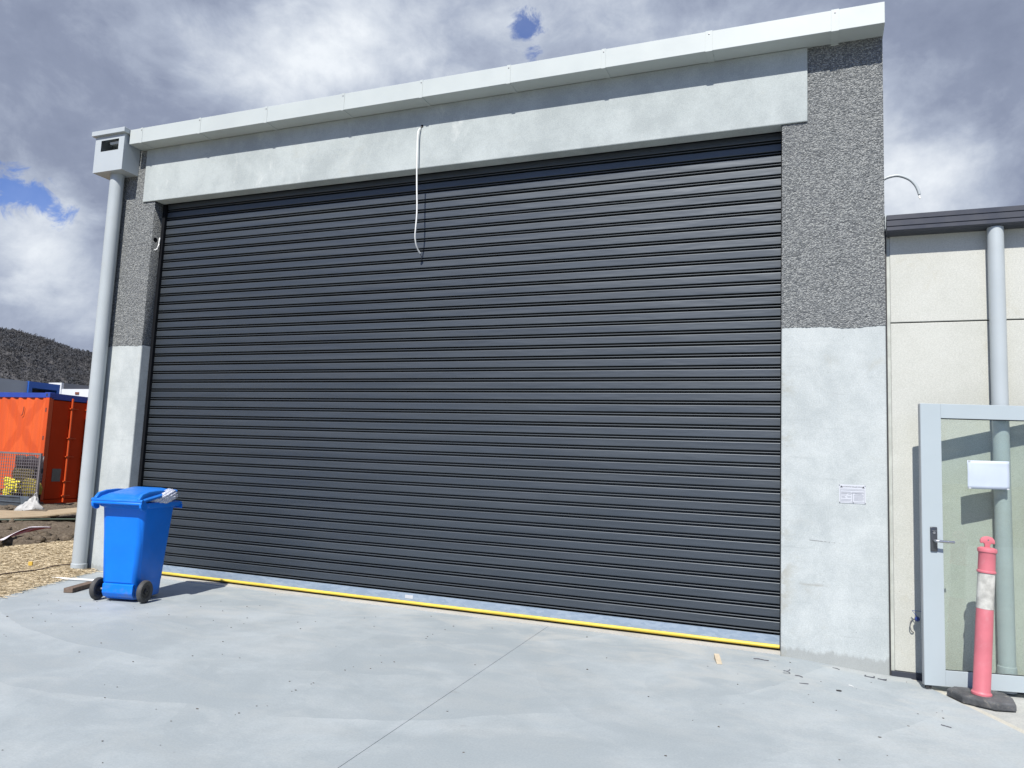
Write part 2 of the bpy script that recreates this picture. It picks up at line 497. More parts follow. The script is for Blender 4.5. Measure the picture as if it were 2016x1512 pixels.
M['ply'] = plywood()
def side_mat():
    """orange paint with the darker crossed bands of an overpainted mark"""
    mt, t, b, o = new_mat('orange_container_paint')
    v = t.obj()
    n1 = t.noise(v, .9, 5, .6)
    c = t.mix(t.ramp(n1, .3, .7), (.55, .085, .017), (.60, .098, .022))
    q = t.add('ShaderNodeSeparateXYZ', {0: v})
    wob = t.math('MULTIPLY', t.math('SUBTRACT', t.noise(v, 2.6, 5, .6), .5), .22)
    dx = t.math('ADD', q.outputs[0], .85)
    dz = t.math('MULTIPLY', t.math('SUBTRACT', q.outputs[2], 1.95), .80)
    b1 = t.math('ABSOLUTE', t.math('ADD', t.math('SUBTRACT', dx, dz), wob))
    b2 = t.math('ABSOLUTE', t.math('ADD', t.math('ADD', dx, dz), wob))
    band = t.ramp(t.math('MINIMUM', b1, b2), .20, .11)
    near = t.ramp(t.vmath('LENGTH', t.add('ShaderNodeCombineXYZ', {0: dx, 1: dz, 2: 0.0}).outputs[0]).outputs['Value'], 1.1, .8)
    left = t.ramp(q.outputs[0], -1.35, -1.6)
    c = t.mix(t.math('MULTIPLY', t.math('MAXIMUM', t.math('MULTIPLY', band, near), t.math('MULTIPLY', left, .8)), .45), c, (.40, .048, .009))
    t.put(b, 'Base Color', c)
    t.put(b, 'Roughness', .5)
    t.put(b, 'Specular IOR Level', .35)
    return mt


M['orange'] = plain('orange_paint', (.50, .068, .012), .5, 0, .07, .9, spec=.35)
M['orange_side'] = side_mat()
M['orange_shaded'] = plain('orange_container_paint_shaded', (.46, .036, .004), .65, 0, .08, .9, spec=.12, dirt=(.38, .03, .004), dirt_amt=.7)  # the same orange, with the shade of the door end put into its colour
M['cont_blue'] = plain('blue_rail_paint', (.02, .05, .28), .5, 0, .1, 2)
M['cont_rust'] = plain('container_floor_rail', (.16, .055, .03), .7, 0, .2, 4)
M['grey_plate'] = plain('grey_door_plate', (.11, .12, .105), .5)
M['cage'] = plain('dull_galvanised_steel', (.20, .18, .18), .5, .4, .12)
M['black_sheet'] = plain('black_plastic_sheet', (.02, .014, .018), .5, 0, .2)
M['olive'] = plain('olive_yellow_cover', (.24, .19, .022), .7, 0, .15, 7, bump=.3, bscale=18)
M['olive_dark'] = plain('dark_olive_cover', (.085, .065, .018), .75, 0, .2, 7)
M['hivis'] = plain('bright_yellow_fabric', (.80, .68, .035), .6, 0, .12, 16, bump=.6, bscale=25)
M['trough'] = plain('blue_grey_trough', (.13, .155, .18), .4, .5, .15, 5)
M['tape_white'] = plain('white_tape_film', (.72, .68, .71), .4)
M['tape_red'] = plain('red_tape_film', (.50, .06, .075), .4)
M['hose'] = plain('green_hose', (.06, .085, .06), .5)
M['peg'] = plain('yellow_peg_paint', (.55, .36, .05), .6, 0, .15, 20)
M['leaf'] = plain('weed_leaf', (.03, .075, .02), .6, 0, .4, 14)
M['shed_grey'] = plain('grey_cladding', (.27, .30, .345), .6, 0, .04, .3)
M['shed_blue'] = plain('blue_cladding', (.012, .075, .33), .5, 0, .06, .3)
M['shed_white'] = plain('white_cladding', (.56, .58, .60), .5, 0, .03, .3)
M['shed_roof'] = plain('dark_roof_sheet', (.03, .034, .045), .6, 0, .1, .3)
M['chip'] = plain('grit_grey', (.09, .085, .075), .85, 0, .5, 3)
M['metal_chip'] = plain('dull_metal_offcut', (.10, .105, .12), .45, .5, .2)


def scuffed(mt, tint, amt=.55):
    """pale scuffs and short scratches rubbed into a moulded surface, plus grime low down"""
    t = NT(mt.node_tree)
    b = [n for n in t.n if n.type == 'BSDF_PRINCIPLED'][0]
    src = b.inputs['Base Color'].links[0].from_socket
    v = t.obj()
    a = t.noise(t.stretch(v, (9, 9, 2.2), (1, 2, 3)), 2.4, 9, .75, 1.2)
    k = t.noise(t.stretch(v, (3, 3, 26), (4, 1, 2)), 2.0, 6, .7, 1.5)
    c = t.mix(t.ramp(a, .66, .74, 0, amt), src, tint)
    c = t.mix(t.ramp(k, .70, .76, 0, amt), c, tint)
    z = t.add('ShaderNodeSeparateXYZ', {0: v}).outputs[2]
    low = t.math('MULTIPLY', t.ramp(z, .22, .03), t.ramp(t.noise(v, 9, 6, .7), .42, .62))
    c = t.mix(t.math('MULTIPLY', low, .4), c, (.16, .16, .15))
    t.put(b, 'Base Color', c)


scuffed(M['blue'], (.16, .33, .66))


def soil_mat():
    mt, t, b, o = new_mat('dry_clod_soil')
    p = t.pos()
    a = t.noise(p, 1.6, 8, .65, .3)
    f = t.noise(p, 16, 8, .72, .3)
    c = t.mix(t.ramp(f, .32, .68), (.078, .061, .043), (.178, .146, .108))
    c = t.mix(t.ramp(a, .4, .7, 0, .5), c, (.16, .13, .10))
    t.put(b, 'Base Color', c)
    t.put(b, 'Roughness', .95)
    t.put(b, 'Specular IOR Level', .1)
    bp = t.add('ShaderNodeBump', {'Height': t.noise(p, 24, 8, .7), 'Strength': .9, 'Distance': .05})
    t.put(b, 'Normal', bp.outputs[0])
    return mt


M['soil'] = soil_mat()


def straw_mat():
    mt, t, b, o = new_mat('straw')
    p = t.pos()
    rnd = t.add('ShaderNodeNewGeometry').outputs['Random Per Island']
    f = t.noise(p, 9, 7, .7, .4)
    c = t.mix(rnd, (.40, .33, .215), (.48, .405, .27))
    c = t.mix(t.ramp(f, .5, .75, 0, .5), c, (.33, .265, .165))
    t.put(b, 'Base Color', c)
    t.put(b, 'Roughness', .75)
    return mt


M['straw'] = straw_mat()


def ground_mat():
    mt, t, b, o = new_mat('open_ground')
    p = t.pos()
    a = t.noise(p, .05, 8, .65, .3)
    f = t.noise(p, 1.2, 8, .7)
    c = t.mix(t.ramp(a, .4, .6), (.15, .125, .09), (.10, .105, .055))
    c = t.mix(t.ramp(f, .4, .7, 0, .4), c, (.19, .165, .13))
    t.put(b, 'Base Color', c)
    t.put(b, 'Roughness', .95)
    return mt


M['ground'] = ground_mat()


def forest_mat():
    mt, t, b, o = new_mat('hazed_bush_foliage')
    rnd = t.add('ShaderNodeNewGeometry').outputs['Random Per Island']
    p = t.pos()
    a = t.noise(p, .02, 5, .6)
    c = t.mix(rnd, (.056, .060, .068), (.088, .086, .086))  # grey-blue distance haze is mixed into the leaf colours
    c = t.mix(t.ramp(a, .4, .65, 0, .6), c, (.060, .068, .082))
    t.put(b, 'Base Color', c)
    t.put(b, 'Roughness', .9)
    t.put(b, 'Specular IOR Level', .05)
    gn = t.add('ShaderNodeNewGeometry').outputs['Normal']
    soft = t.vmath('NORMALIZE', t.vmath('ADD', t.vmath('MULTIPLY', gn, (.35, .35, .35)).outputs[0], (.12, -.40, .62)).outputs[0]).outputs[0]
    t.put(b, 'Normal', soft)
    tl_ = t.add('ShaderNodeBsdfTranslucent', {'Color': c})
    mx = t.add('ShaderNodeMixShader', {0: .25, 1: b.outputs[0], 2: tl_.outputs[0]})
    t.l.new(mx.outputs[0], o.inputs[0])
    return mt


M['forest'] = forest_mat()


def hill_mat():
    mt, t, b, o = new_mat('hill_scrub')
    p = t.pos()
    a = t.noise(p, .05, 8, .65)
    c = t.mix(t.ramp(a, .35, .65), (.052, .053, .058), (.068, .066, .066))
    t.put(b, 'Base Color', c)
    t.put(b, 'Roughness', .95)
    return mt


M['hill'] = hill_mat()


# ------------------------------------------------------------------ mesh helpers
class MB:
    def __init__(s):
        s.v = []
        s.f = []

    def add(s, vs, fs):
        k = len(s.v)
        s.v += [tuple(x) for x in vs]
        s.f += [tuple(i + k for i in f) for f in fs]
        return s

    def box(s, x0, x1, y0, y1, z0, z1):
        return s.add([(x0, y0, z0), (x1, y0, z0), (x1, y1, z0), (x0, y1, z0), (x0, y0, z1), (x1, y0, z1), (x1, y1, z1), (x0, y1, z1)],
                     [(0, 3, 2, 1), (4, 5, 6, 7), (0, 1, 5, 4), (1, 2, 6, 5), (2, 3, 7, 6), (3, 0, 4, 7)])

    def obox(s, c, ax, ay, az):
        """box about c with half-axis vectors"""
        c, ax, ay, az = map(Vector, (c, ax, ay, az))
        return s.add([c - ax - ay - az, c + ax - ay - az, c + ax + ay - az, c - ax + ay - az, c - ax - ay + az, c + ax - ay + az, c + ax + ay + az, c - ax + ay + az],
                     [(0, 3, 2, 1), (4, 5, 6, 7), (0, 1, 5, 4), (1, 2, 6, 5), (2, 3, 7, 6), (3, 0, 4, 7)])

    def loft(s, rings, cap=True, close=True):
        n = len(rings[0])
        fs = []
        for i in range(len(rings) - 1):
            for j in range(n if close else n - 1):
                a, b = i * n + j, i * n + (j + 1) % n
                fs.append((a, b, b + n, a + n))
        if cap:
            fs.append(tuple(reversed(range(n))))
            fs.append(tuple(range((len(rings) - 1) * n, len(rings) * n)))
        return s.add([p for r in rings for p in r], fs)

    def lathe(s, prof, c=(0, 0, 0), axis='z', n=28, cap=True):
        rings = []
        for r, h in prof:
            ring = []
            for k in range(n):
                a = 2 * math.pi * k / n
                x, y = r * math.cos(a), r * math.sin(a)
                p = {'z': (x, y, h), 'x': (h, x, y), 'y': (y, h, x)}[axis]
                ring.append((p[0] + c[0], p[1] + c[1], p[2] + c[2]))
            rings.append(ring)
        return s.loft(rings, cap)

    def tube(s, pts, r, n=10):
        pts = [Vector(p) for p in pts]
        rings = []
        up = Vector((0.13, .21, 1)).normalized()
        for i, p in enumerate(pts):
            t = (pts[min(i + 1, len(pts) - 1)] - pts[max(i - 1, 0)]).normalized()
            u = t.cross(up)
            if u.length < .1:
                u = t.cross(Vector((1, 0, 0)))
            u.normalize()
            v = t.cross(u)
            rr = r[i] if isinstance(r, (list, tuple)) else r
            rings.append([p + (u * math.cos(2 * math.pi * k / n) + v * math.sin(2 * math.pi * k / n)) * rr for k in range(n)])
        return s.loft(rings)

    def prism(s, poly, d0, d1, plane='xy'):
        f = {'xy': lambda a, b, c: (a, b, c), 'yz': lambda a, b, c: (c, a, b), 'xz': lambda a, b, c: (a, c, b)}[plane]
        return s.loft([[f(a, b, d0) for a, b in poly], [f(a, b, d1) for a, b in poly]])

    def mesh(s, name, mat, bevel=0.0, seg=2, smooth=None):
        me = bpy.data.meshes.new(name)
        me.from_pydata(s.v, [], s.f)
        bm = bmesh.new()
        bm.from_mesh(me)
        bmesh.ops.recalc_face_normals(bm, faces=bm.faces)
        if bevel:
            es = [e for e in bm.edges if len(e.link_faces) == 2 and e.calc_face_angle(0) > rad(32)]
            bmesh.ops.bevel(bm, geom=es, offset=bevel, segments=seg, profile=.5, affect='EDGES', clamp_overlap=True)
        bm.to_mesh(me)
        bm.free()
        if mat:
            me.materials.append(M[mat])
        if smooth:
            for p in me.polygons:
                p.use_smooth = True
            me.set_sharp_from_angle(angle=rad(smooth))
        return me

    def build(s, name, mat, parent=None, bevel=0.0, seg=2, smooth=None, **tags):
        return link(name, s.mesh(name, mat, bevel, seg, smooth), parent, **tags)


WORLD_ROOTS = set()


def link(name, me, parent=None, loc=(0, 0, 0), **tags):
    o = bpy.data.objects.new(name, me)
    COL.objects.link(o)
    o.location = loc
    if parent:
        o.parent = parent
        if parent.name in WORLD_ROOTS:      # parts modelled in world space under an Empty at the thing's base
            o.location = Vector(loc) - parent.location
    for k, v in tags.items():
        o[k] = v
    return o


def root(name, loc, label, category, rotz=0.0, group=None, world=True):
    o = bpy.data.objects.new(name, None)
    COL.objects.link(o)
    o.location = loc
    o.rotation_euler = (0, 0, rotz)
    o.empty_display_size = .2
    o['label'], o['category'] = label, category
    if group:
        o['group'] = group
    if world:
        WORLD_ROOTS.add(o.name)
    return o


def part_empty(name, parent, **tags):
    o = link(name, None, parent, (0, 0, 0), **tags)
    o.location = (0, 0, 0)
    if parent.name in WORLD_ROOTS:
        WORLD_ROOTS.add(o.name)
        PART_BASE[o.name] = parent.location.copy()
    return o


PART_BASE = {}


def np_mesh(name, V, F, mat):
    me = bpy.data.meshes.new(name)
    V = np.asarray(V, dtype=np.float32)
    F = np.asarray(F, dtype=np.int32)
    k = F.shape[1]
    me.vertices.add(len(V))
    me.vertices.foreach_set('co', V.ravel())
    me.loops.add(F.size)
    me.loops.foreach_set('vertex_index', F.ravel())
    me.polygons.add(len(F))
    me.polygons.foreach_set('loop_start', np.arange(0, F.size, k, dtype=np.int32))
    me.update(calc_edges=True)
    me.validate()
    me.materials.append(M[mat])
    return me


def grid_faces(nx, ny):
    i, j = np.meshgrid(np.arange(nx - 1), np.arange(ny - 1), indexing='ij')
    a = (i * ny + j).ravel()
    return np.stack([a, a + ny, a + ny + 1, a + 1], 1)


def vnoise(x, y, seed=0):
    """smooth value noise on arrays"""
    r = np.random.default_rng(seed).random((257, 257))
    xi, yi = np.floor(x).astype(int), np.floor(y).astype(int)
    fx, fy = x - xi, y - yi
    fx, fy = fx * fx * (3 - 2 * fx), fy * fy * (3 - 2 * fy)
    xi, yi = xi % 256, yi % 256
    return (r[xi, yi] * (1 - fx) * (1 - fy) + r[xi + 1, yi] * fx * (1 - fy) + r[xi, yi + 1] * (1 - fx) * fy + r[xi + 1, yi + 1] * fx * fy)


def zg(x):
    """level of the apron: it falls away a little at its right end"""
    t = min(max((x + .30) / .85, 0), 1)
    return -.046 * t * t * (3 - 2 * t)


# ------------------------------------------------------------------ ground
def slab_left(y):
    return -7.905 - (y + .06) * .44


def slab_joint(y):
    return -2.283 - (y - .12) * .0551


def slab_right(y):
    return .868 + (-.486 - y) * .4645


def slab_piece(name, fl, fr, ys, nx, z0=-.12):
    V, ny = [], len(ys)
    for y in ys:
        for i in range(nx):
            x = fl(y) + (fr(y) - fl(y)) * i / (nx - 1)
            V.append((x, y, zg(x)))
    F = []
    for j in range(ny - 1):
        for i in range(nx - 1):
            a = j * nx + i
            F.append((a, a + 1, a + nx + 1, a + nx))
    loop = [i for i in range(nx)] + [j * nx + nx - 1 for j in range(1, ny)] + [(ny - 1) * nx + i for i in range(nx - 2, -1, -1)] + [j * nx for j in range(ny - 2, 0, -1)]
    k = len(V)
    V += [(V[i][0], V[i][1], z0) for i in loop]
    n = len(loop)
    for q in range(n):
        F.append((loop[q], k + q, k + (q + 1) % n, loop[(q + 1) % n]))
    b = MB().add(V, F)
    return b.build(name, 'slab', None, kind='structure')


YS = [-13, -9, -6, -4, -2.5, -1.5, -.8, -.3, .06, .42]
slab_piece('concrete_slab', slab_left, lambda y: slab_joint(y) - .0016, YS, 8)
slab_piece('concrete_slab', lambda y: slab_joint(y) + .0016, slab_right, YS, 40)
# far side of the crease at the right: mortar strip, then an older path
b = MB()
for (o0, o1) in ((.004, .075),):
    ring = [[(slab_right(y) + o0, y, -.052), (slab_right(y) + o1, y, -.054), (slab_right(y) + o1, y, -.12), (slab_right(y) + o0, y, -.12)] for y in (-13, -4, -1, .25)]
    b.loft(ring)
b.build('mortar_strip', 'mortar', kind='structure')
b = MB()
b.loft([[(slab_right(y) + .079, y, -.056), (12, y, -.056), (12, y, -.13), (slab_right(y) + .079, y, -.13)] for y in (-13, -4, -1, .30)])
b.build('side_path', 'old_slab', kind='structure')
MB().box(-7.498, -.292, .035, .40, .0005, .006).build('door_sill', 'sill', None, kind='structure')

# soil field left of the building, with clods
nx, ny = 210, 230
gx, gy = np.meshgrid(np.linspace(-26, -8.25, nx), np.linspace(-8, 16, ny), indexing='ij')
hz = .10 * (vnoise(gx * .7 + 40, gy * .7 + 40, 3) - .5) + .07 * (vnoise(gx * 2.3 + 50, gy * 2.3 + 50, 4) - .5) + .06 * (vnoise(gx * 6 + 90, gy * 6 + 90, 5) - .5)
ridge = np.exp(-((gx + 10.9) / .45) ** 2)
hz = hz + ridge * (.05 + .10 * (vnoise(gx * 4.2 + 70, gy * 4.2 + 70, 6) - .35))
hz = hz + .0 - .02 * (gx > -10.5)
blend = np.clip((-10.35 - gx) / .5, 0, 1)
hz = hz * (.25 + .75 * blend) - .03 * (1 - blend)
link('soil', np_mesh('soil', np.stack([gx, gy, hz], -1).reshape(-1, 3), grid_faces(nx, ny), 'soil'), kind='structure')
cv, cf = [], []
ico = bmesh.new()
bmesh.ops.create_icosphere(ico, subdivisions=1, radius=1)
iv = np.array([v.co[:] for v in ico.verts])
ifc = np.array([[v.index for v in f.verts] for f in ico.faces])
ico.free()
for k in range(420):
    if k < 230:
        x, y = rng.normal(-10.95, .28), rng.uniform(-1.5, 5.5)
        s_ = rng.uniform(.03, .10)
    else:
        x, y = rng.uniform(-17, -11), rng.uniform(-1, 8)
        s_ = rng.uniform(.015, .06)
    q = iv * (1 + rng.normal(0, .22, (len(iv), 1))) * s_ * np.array([1.2, 1, .7]) + [x, y, .03 + s_ * .2]
    cf.append(ifc + len(iv) * k)
    cv.append(q)
link('soil_clods', np_mesh('soil_clods', np.concatenate(cv), np.concatenate(cf), 'soil'), kind='stuff')

# straw mulch between slab and soil
nx, ny = 90, 170
gx = np.zeros((nx, ny))
yy = np.linspace(-7.5, 9, ny)
tt = np.linspace(0, 1, nx)
bd_r = np.where(yy < -.06, np.array([slab_left(y) for y in yy]) + .03, -8.125)
bd_r = bd_r + .03 * (vnoise(yy * 5, yy * 0 + 3.5, 12) - .3)
bd_l = -10.55 + .18 * (vnoise(yy * 2.0 + 20, yy * 0 + .5, 11) - .5)
gx = bd_l[None, :] + (bd_r - bd_l)[None, :] * tt[:, None]
gy = np.repeat(yy[None, :], nx, 0)
edge = np.minimum(np.minimum(tt, 1 - tt)[:, None] * 9, 1.0)
hz = .006 + .04 * edge * (.45 + .55 * vnoise(gx * 2 + 30, gy * 2 + 30, 8)) + .008 * edge * vnoise(gx * 9 + 60, gy * 9 + 60, 9)
V = np.stack([gx, gy, hz], -1).reshape(-1, 3)
F = grid_faces(nx, ny)
N = 120000
fx = rng.random(N) ** .9
yi = np.where(rng.random(N) < .6, rng.random(N) * 6.2 - 2.6, rng.random(N) * 13 - 7)
col_i = np.clip(((yi - yy[0]) / (yy[1] - yy[0])).astype(int), 0, ny - 2)
xs = bd_l[col_i] + (bd_r[col_i] - bd_l[col_i]) * fx + rng.normal(0, .05, N)
ri = np.clip((fx * (nx - 1)).astype(int), 0, nx - 1)
zs = hz[ri, col_i] + rng.uniform(-.002, .010, N)
ang = rng.uniform(0, np.pi, N)
ln = rng.uniform(.02, .075, N)
tilt = rng.normal(0, .15, N)
dx, dy, dz = np.cos(ang) * ln, np.sin(ang) * ln, np.sin(tilt) * ln * .5
wx, wy = -np.sin(ang) * .0013, np.cos(ang) * .0013
P = np.stack([xs, yi, np.maximum(zs, .012)], -1)
D = np.stack([dx, dy, dz], -1) / 2
Wd = np.stack([wx, wy, rng.uniform(-.003, .003, N)], -1)
SV = np.stack([P - D - Wd, P + D - Wd, P + D + Wd, P - D + Wd], 1).reshape(-1, 3)
SF = np.arange(4 * N).reshape(N, 4) + len(V)
link('straw_mulch', np_mesh('straw_mulch', np.concatenate([V, SV]), np.concatenate([F, SF]), 'straw'), kind='stuff')

# one sheet to the horizon
b = MB()
ringv = []
for r_ in (1, 8, 25, 60, 200, 800, 5000):
    ringv.append([(-8 + r_ * math.cos(2 * math.pi * k / 48), r_ * math.sin(2 * math.pi * k / 48), -.14) for k in range(48)])
b.loft(ringv, cap=False)
b.add([(-8, 0, -.14)] + ringv[0], [(0, k + 1, (k + 1) % 48 + 1) for k in range(48)])
b.build('ground', 'ground', kind='structure')

# ------------------------------------------------------------------ hill and its forest
HC = np.array([-990., 712.])
HD = HC / np.linalg.norm(HC)
HL = np.array([-HD[1], HD[0]])


def hill_h(x, y):
    dx, dy = x - HC[0], y - HC[1]
    a = dx * HD[0] + dy * HD[1]
    l = dx * HL[0] + dy * HL[1]
    h = 133 * np.exp(-(a / 330.) ** 2) * np.exp(-(l / 520.) ** 2) * (1 + .06 * np.sin(l / 37.)) + 7 * np.exp(-(a / 330.) ** 2) * np.exp(-((l - 15) / 55.) ** 2)
    h = h + 7 * (vnoise(x / 60 + 128, y / 60 + 128, 21) - .5) * np.clip(h / 40, 0, 1)
    return h - 2


n_ = 120
aa, ll = np.meshgrid(np.linspace(-900, 900, n_), np.linspace(-1500, 1500, n_), indexing='ij')
HX = HC[0] + aa * HD[0] + ll * HL[0]
HY = HC[1] + aa * HD[1] + ll * HL[1]
link('hill', np_mesh('hill', np.stack([HX, HY, hill_h(HX, HY)], -1).reshape(-1, 3), grid_faces(n_, n_), 'hill'), kind='structure')
NT_ = 13000
ta = rng.uniform(-420, 60, NT_)
tl = np.where(rng.random(NT_) < .5, rng.uniform(-190, 190, NT_), rng.uniform(-560, 560, NT_))
k_ = NT_ // 5
ta[:k_] = rng.normal(-8, 14, k_)
tx = HC[0] + ta * HD[0] + tl * HL[0]
ty = HC[1] + ta * HD[1] + tl * HL[1]
tz = hill_h(tx, ty)
th = rng.uniform(4, 11, NT_)
Q = 44
cl = rng.integers(0, 5, (NT_, Q))
cx_ = rng.normal(0, .26, (NT_, 5, 3)) * np.array([1, 1, .7])
base = np.take_along_axis(cx_, cl[:, :, None].repeat(3, 2), 1)
pp_ = base + rng.normal(0, .10, (NT_, Q, 3))
cen = np.stack([tx, ty, tz + th * .72], -1)[:, None, :] + pp_ * th[:, None, None] * np.array([.75, .75, .75])
e1 = rng.normal(0, 1, (NT_, Q, 3))
e1 /= np.linalg.norm(e1, axis=-1, keepdims=True)
e2 = np.cross(e1, rng.normal(0, 1, (NT_, Q, 3)))
e2 /= np.linalg.norm(e2, axis=-1, keepdims=True) + 1e-6
sz = (rng.uniform(.04, .095, (NT_, Q)) * th[:, None])[..., None]
LV = np.stack([cen - e1 * sz, cen + e2 * sz, cen + e1 * sz, cen - e2 * sz * .8], 2).reshape(-1, 3)
LF = np.arange(NT_ * Q * 4).reshape(-1, 4)
tw = .028 * th
tr_ = []
for (sx, sy, k0, k1) in ((-1, 0, 0, .8), (1, 0, 0, .8)):
    pass
TV = np.stack([np.stack([tx - tw, ty, tz - 1], -1), np.stack([tx + tw, ty, tz - 1], -1), np.stack([tx + tw * .5, ty, tz + th * .8], -1), np.stack([tx - tw * .5, ty, tz + th * .8], -1),
               np.stack([tx, ty - tw, tz - 1], -1), np.stack([tx, ty + tw, tz - 1], -1), np.stack([tx, ty + tw * .5, tz + th * .8], -1), np.stack([tx, ty - tw * .5, tz + th * .8], -1)], 1).reshape(-1, 3)
TF = np.arange(NT_ * 8).reshape(-1, 4) + len(LV)
link('hill_forest', np_mesh('hill_forest', np.concatenate([LV, TV]), np.concatenate([LF, TF]), 'forest'), kind='stuff')

# ------------------------------------------------------------------ warehouse
wh = root('warehouse', (-3.6, .2, 0), 'grey precast concrete warehouse front with a wide closed roller door', 'building')
X0, XA, XB, X1 = -8.12, -7.5, -.29, .5       # facade: left end, opening, right end
ZT, ZR = 5.126, 2.69                          # wall top, foot of the exposed aggregate


def pillar(x0, x1, zb, side_faces):
    lo = MB().box(x0, x1, 0, .34, zb, ZR).build('pillar', 'pillar', wh, bevel=.012, seg=2)
    cx = .006
    band = MB()
    # rough band: a displaced sheet in front, flat cheeks and back
    nx_, nz_ = int((x1 - x0) / .0075), int((ZT - ZR) / .0075)
    gx_, gz_ = np.meshgrid(np.linspace(x0, x1, nx_), np.linspace(ZR + .0005, ZT, nz_), indexing='ij')
    r_ = rng.random((nx_, nz_))
    r_ = (r_ + np.roll(r_, 1, 0) + np.roll(r_, 1, 1) + np.roll(np.roll(r_, 1, 0), 1, 1)) / 4
    dy_ = .003 - (r_ - .35) * .011
    # ragged lower edge
    wave = .022 * vnoise(gx_[:, 0] * 5 + 40, gx_[:, 0] * 0 + 20.5 + x0, 33) + .012 * vnoise(gx_[:, 0] * 22 + 60, gx_[:, 0] * 0 + 20.5 + x0, 31)
    gz_[:, 0] -= wave
    gz_[:, 1] -= wave * .9
    gz_[:, 2] -= wave * .6
    dy_[0, :] = dy_[-1, :] = .004
    V_ = np.stack([gx_, dy_ - .004, gz_], -1).reshape(-1, 3)
    F_ = grid_faces(nx_, nz_)
    k = len(V_)
    ex = np.array([(x0, .0, ZR), (x1, .0, ZR), (x1, .338, ZR), (x0, .338, ZR), (x0, .0, ZT), (x1, .0, ZT), (x1, .338, ZT), (x0, .338, ZT)])
    ef = np.array([(4, 5, 6, 7), (1, 2, 6, 5), (2, 3, 7, 6), (3, 0, 4, 7)]) + k
    link('aggregate_band', np_mesh('aggregate_band', np.concatenate([V_, ex]), np.concatenate([F_, ef]), 'aggregate'), lo)
    return lo


pl = pillar(X0, XA, -.03, 1)
pr = pillar(XB, X1, -.10, -1)
MB().prism([(-7.69, -.020), (-.084, -.020), (-.084, -.004), (-.293, -.002), (-.293, .13), (-7.497, .13), (-7.497, -.002), (-7.69, -.004)], 4.457, 5.1255).build('lintel', 'lintel', wh, bevel=.008)
# dark backing behind the joint under and beside the lintel, then the body of the shed
MB().box(-8.1, .48, .36, .50, 4.75, 5.12).box(-8.1, -7.9, .35, 14, -.1, 5.12).build('side_wall', 'pillar', wh)
MB().box(.28, .48, .35, 14, -.1, 5.12).build('side_wall', 'pillar', wh)
MB().box(-8.1, .48, 14, 14.2, -.1, 5.12).build('rear_wall', 'pillar', wh)
MB().box(-8.12, .5, .0, 14.2, 5.15, 5.24).build('roof', 'flashing', wh)
MB().box(-7.4, -.4, .9, .95, 0, 4.7).build('inner_screen', 'dark', wh)

# parapet flashing: nine boxed lengths, a cover strip and a screw at every joint
JX = [-7.785, -7.595, -6.689, -5.728, -4.71, -3.764, -2.798, -1.846, -.892, .132, .506]
for i in range(len(JX) - 1):
    MB().box(JX[i] + .0012, JX[i + 1] - .0012, -.206, .148, 5.128, 5.312).build('flashing_panel', 'flashing', wh, bevel=.003, seg=1)
for i, x in enumerate(JX[1:-1]):
    wd = (.016, .018, .018, .018, .018, .02, .02, .03, .03)[i]
    js = MB()
    js.box(x - wd, x + wd, -.2095, -.2065, 5.124, 5.3155).box(x - wd, x + wd, -.2065, -.004, 5.122, 5.1275).box(x - wd, x + wd, -.006, -.0035, 5.108, 5.122)
    jo = js.build('joint_strip', 'flashing', wh, bevel=.0008, seg=1)
    MB().lathe([(.001, -.2135), (.006, -.2125), (.0075, -.2095)], (x, 0, 5.285), 'y', 10).build('screw', 'screw', jo)

# roller door
door = part_empty('roller_door', wh, label='closed charcoal roller door of horizontal slats')
DY = .160
PITCH = .1058
prof = [(.060, .0020), (.0090, .0018), (.0040, .0010), (.0012, -.0010), (0, -.0044), (0, -.0056), (0, -.0595), (0, -.0610), (.0012, -.0638), (.0045, -.0652), (.060, -.0658),
        (.060, -.0783), (.0075, -.0789), (.0030, -.0798), (.0002, -.0816), (-.0008, -.0839), (.0002, -.0862), (.0030, -.0880), (.0075, -.0889), (.060, -.0893), (.060, -.1036)]
ring = [(DY + y, z) for y, z in prof]
back = [(DY + .064, -.1036), (DY + .064, .0020)]
poly = ring + back
sm = MB().prism(poly, XA + .046, XB - .014, 'yz').mesh('slat', 'slat', smooth=50)
nslat = int((4.62 - .1275) / PITCH) + 1
for k in range(nslat):
    z = .1285 + PITCH * (k + 1)
    o = link('slat', sm, door)
    o.location = Vector((0, random.uniform(-.0006, .0006), z)) - wh.location
    o.rotation_euler = (random.gauss(0, .0045), random.gauss(0, .00012), 0)
gl = MB().box(XA - .001, XA + .044, DY - .034, DY + .10, .008, 4.7)
gl.build('guide_rail', 'guide', door).location = -wh.location
MB().box(XB - .012, XB + .001, DY - .01, DY + .10, .008, 4.7).build('guide_rail', 'guide', door).location = -wh.location
br = MB().prism([(DY + .003, .054), (DY + .003, .126), (DY + .006, .1275), (DY + .03, .1275), (DY + .03, .054)], XA + .046, XB - .014, 'yz').build('bottom_rail', 'galv', door)
br.location = -wh.location
lb = MB().box(-3.835, -3.745, DY + .0005, DY + .0028, .076, .110).build('rail_sticker', 'sticker', door)
lb.location = -wh.location
se = MB()
rings = []
for i in range(60):
    x = XA + .046 + (XB - .014 - XA - .046) * i / 59
    wv = .0016 * math.sin(i * 1.7) + .0018 * math.sin(i * .53)
    rings.append([(x, DY + .002, .053), (x, DY - .009, .0505 + wv), (x, DY - .014, .041 + wv), (x, DY - .011, .030 + wv * .5), (x, DY - .002, .024), (x, DY + .03, .024), (x, DY + .03, .053)])
so = se.loft(rings).build('bottom_seal', 'yellow', door, smooth=50)
so.location = -wh.location

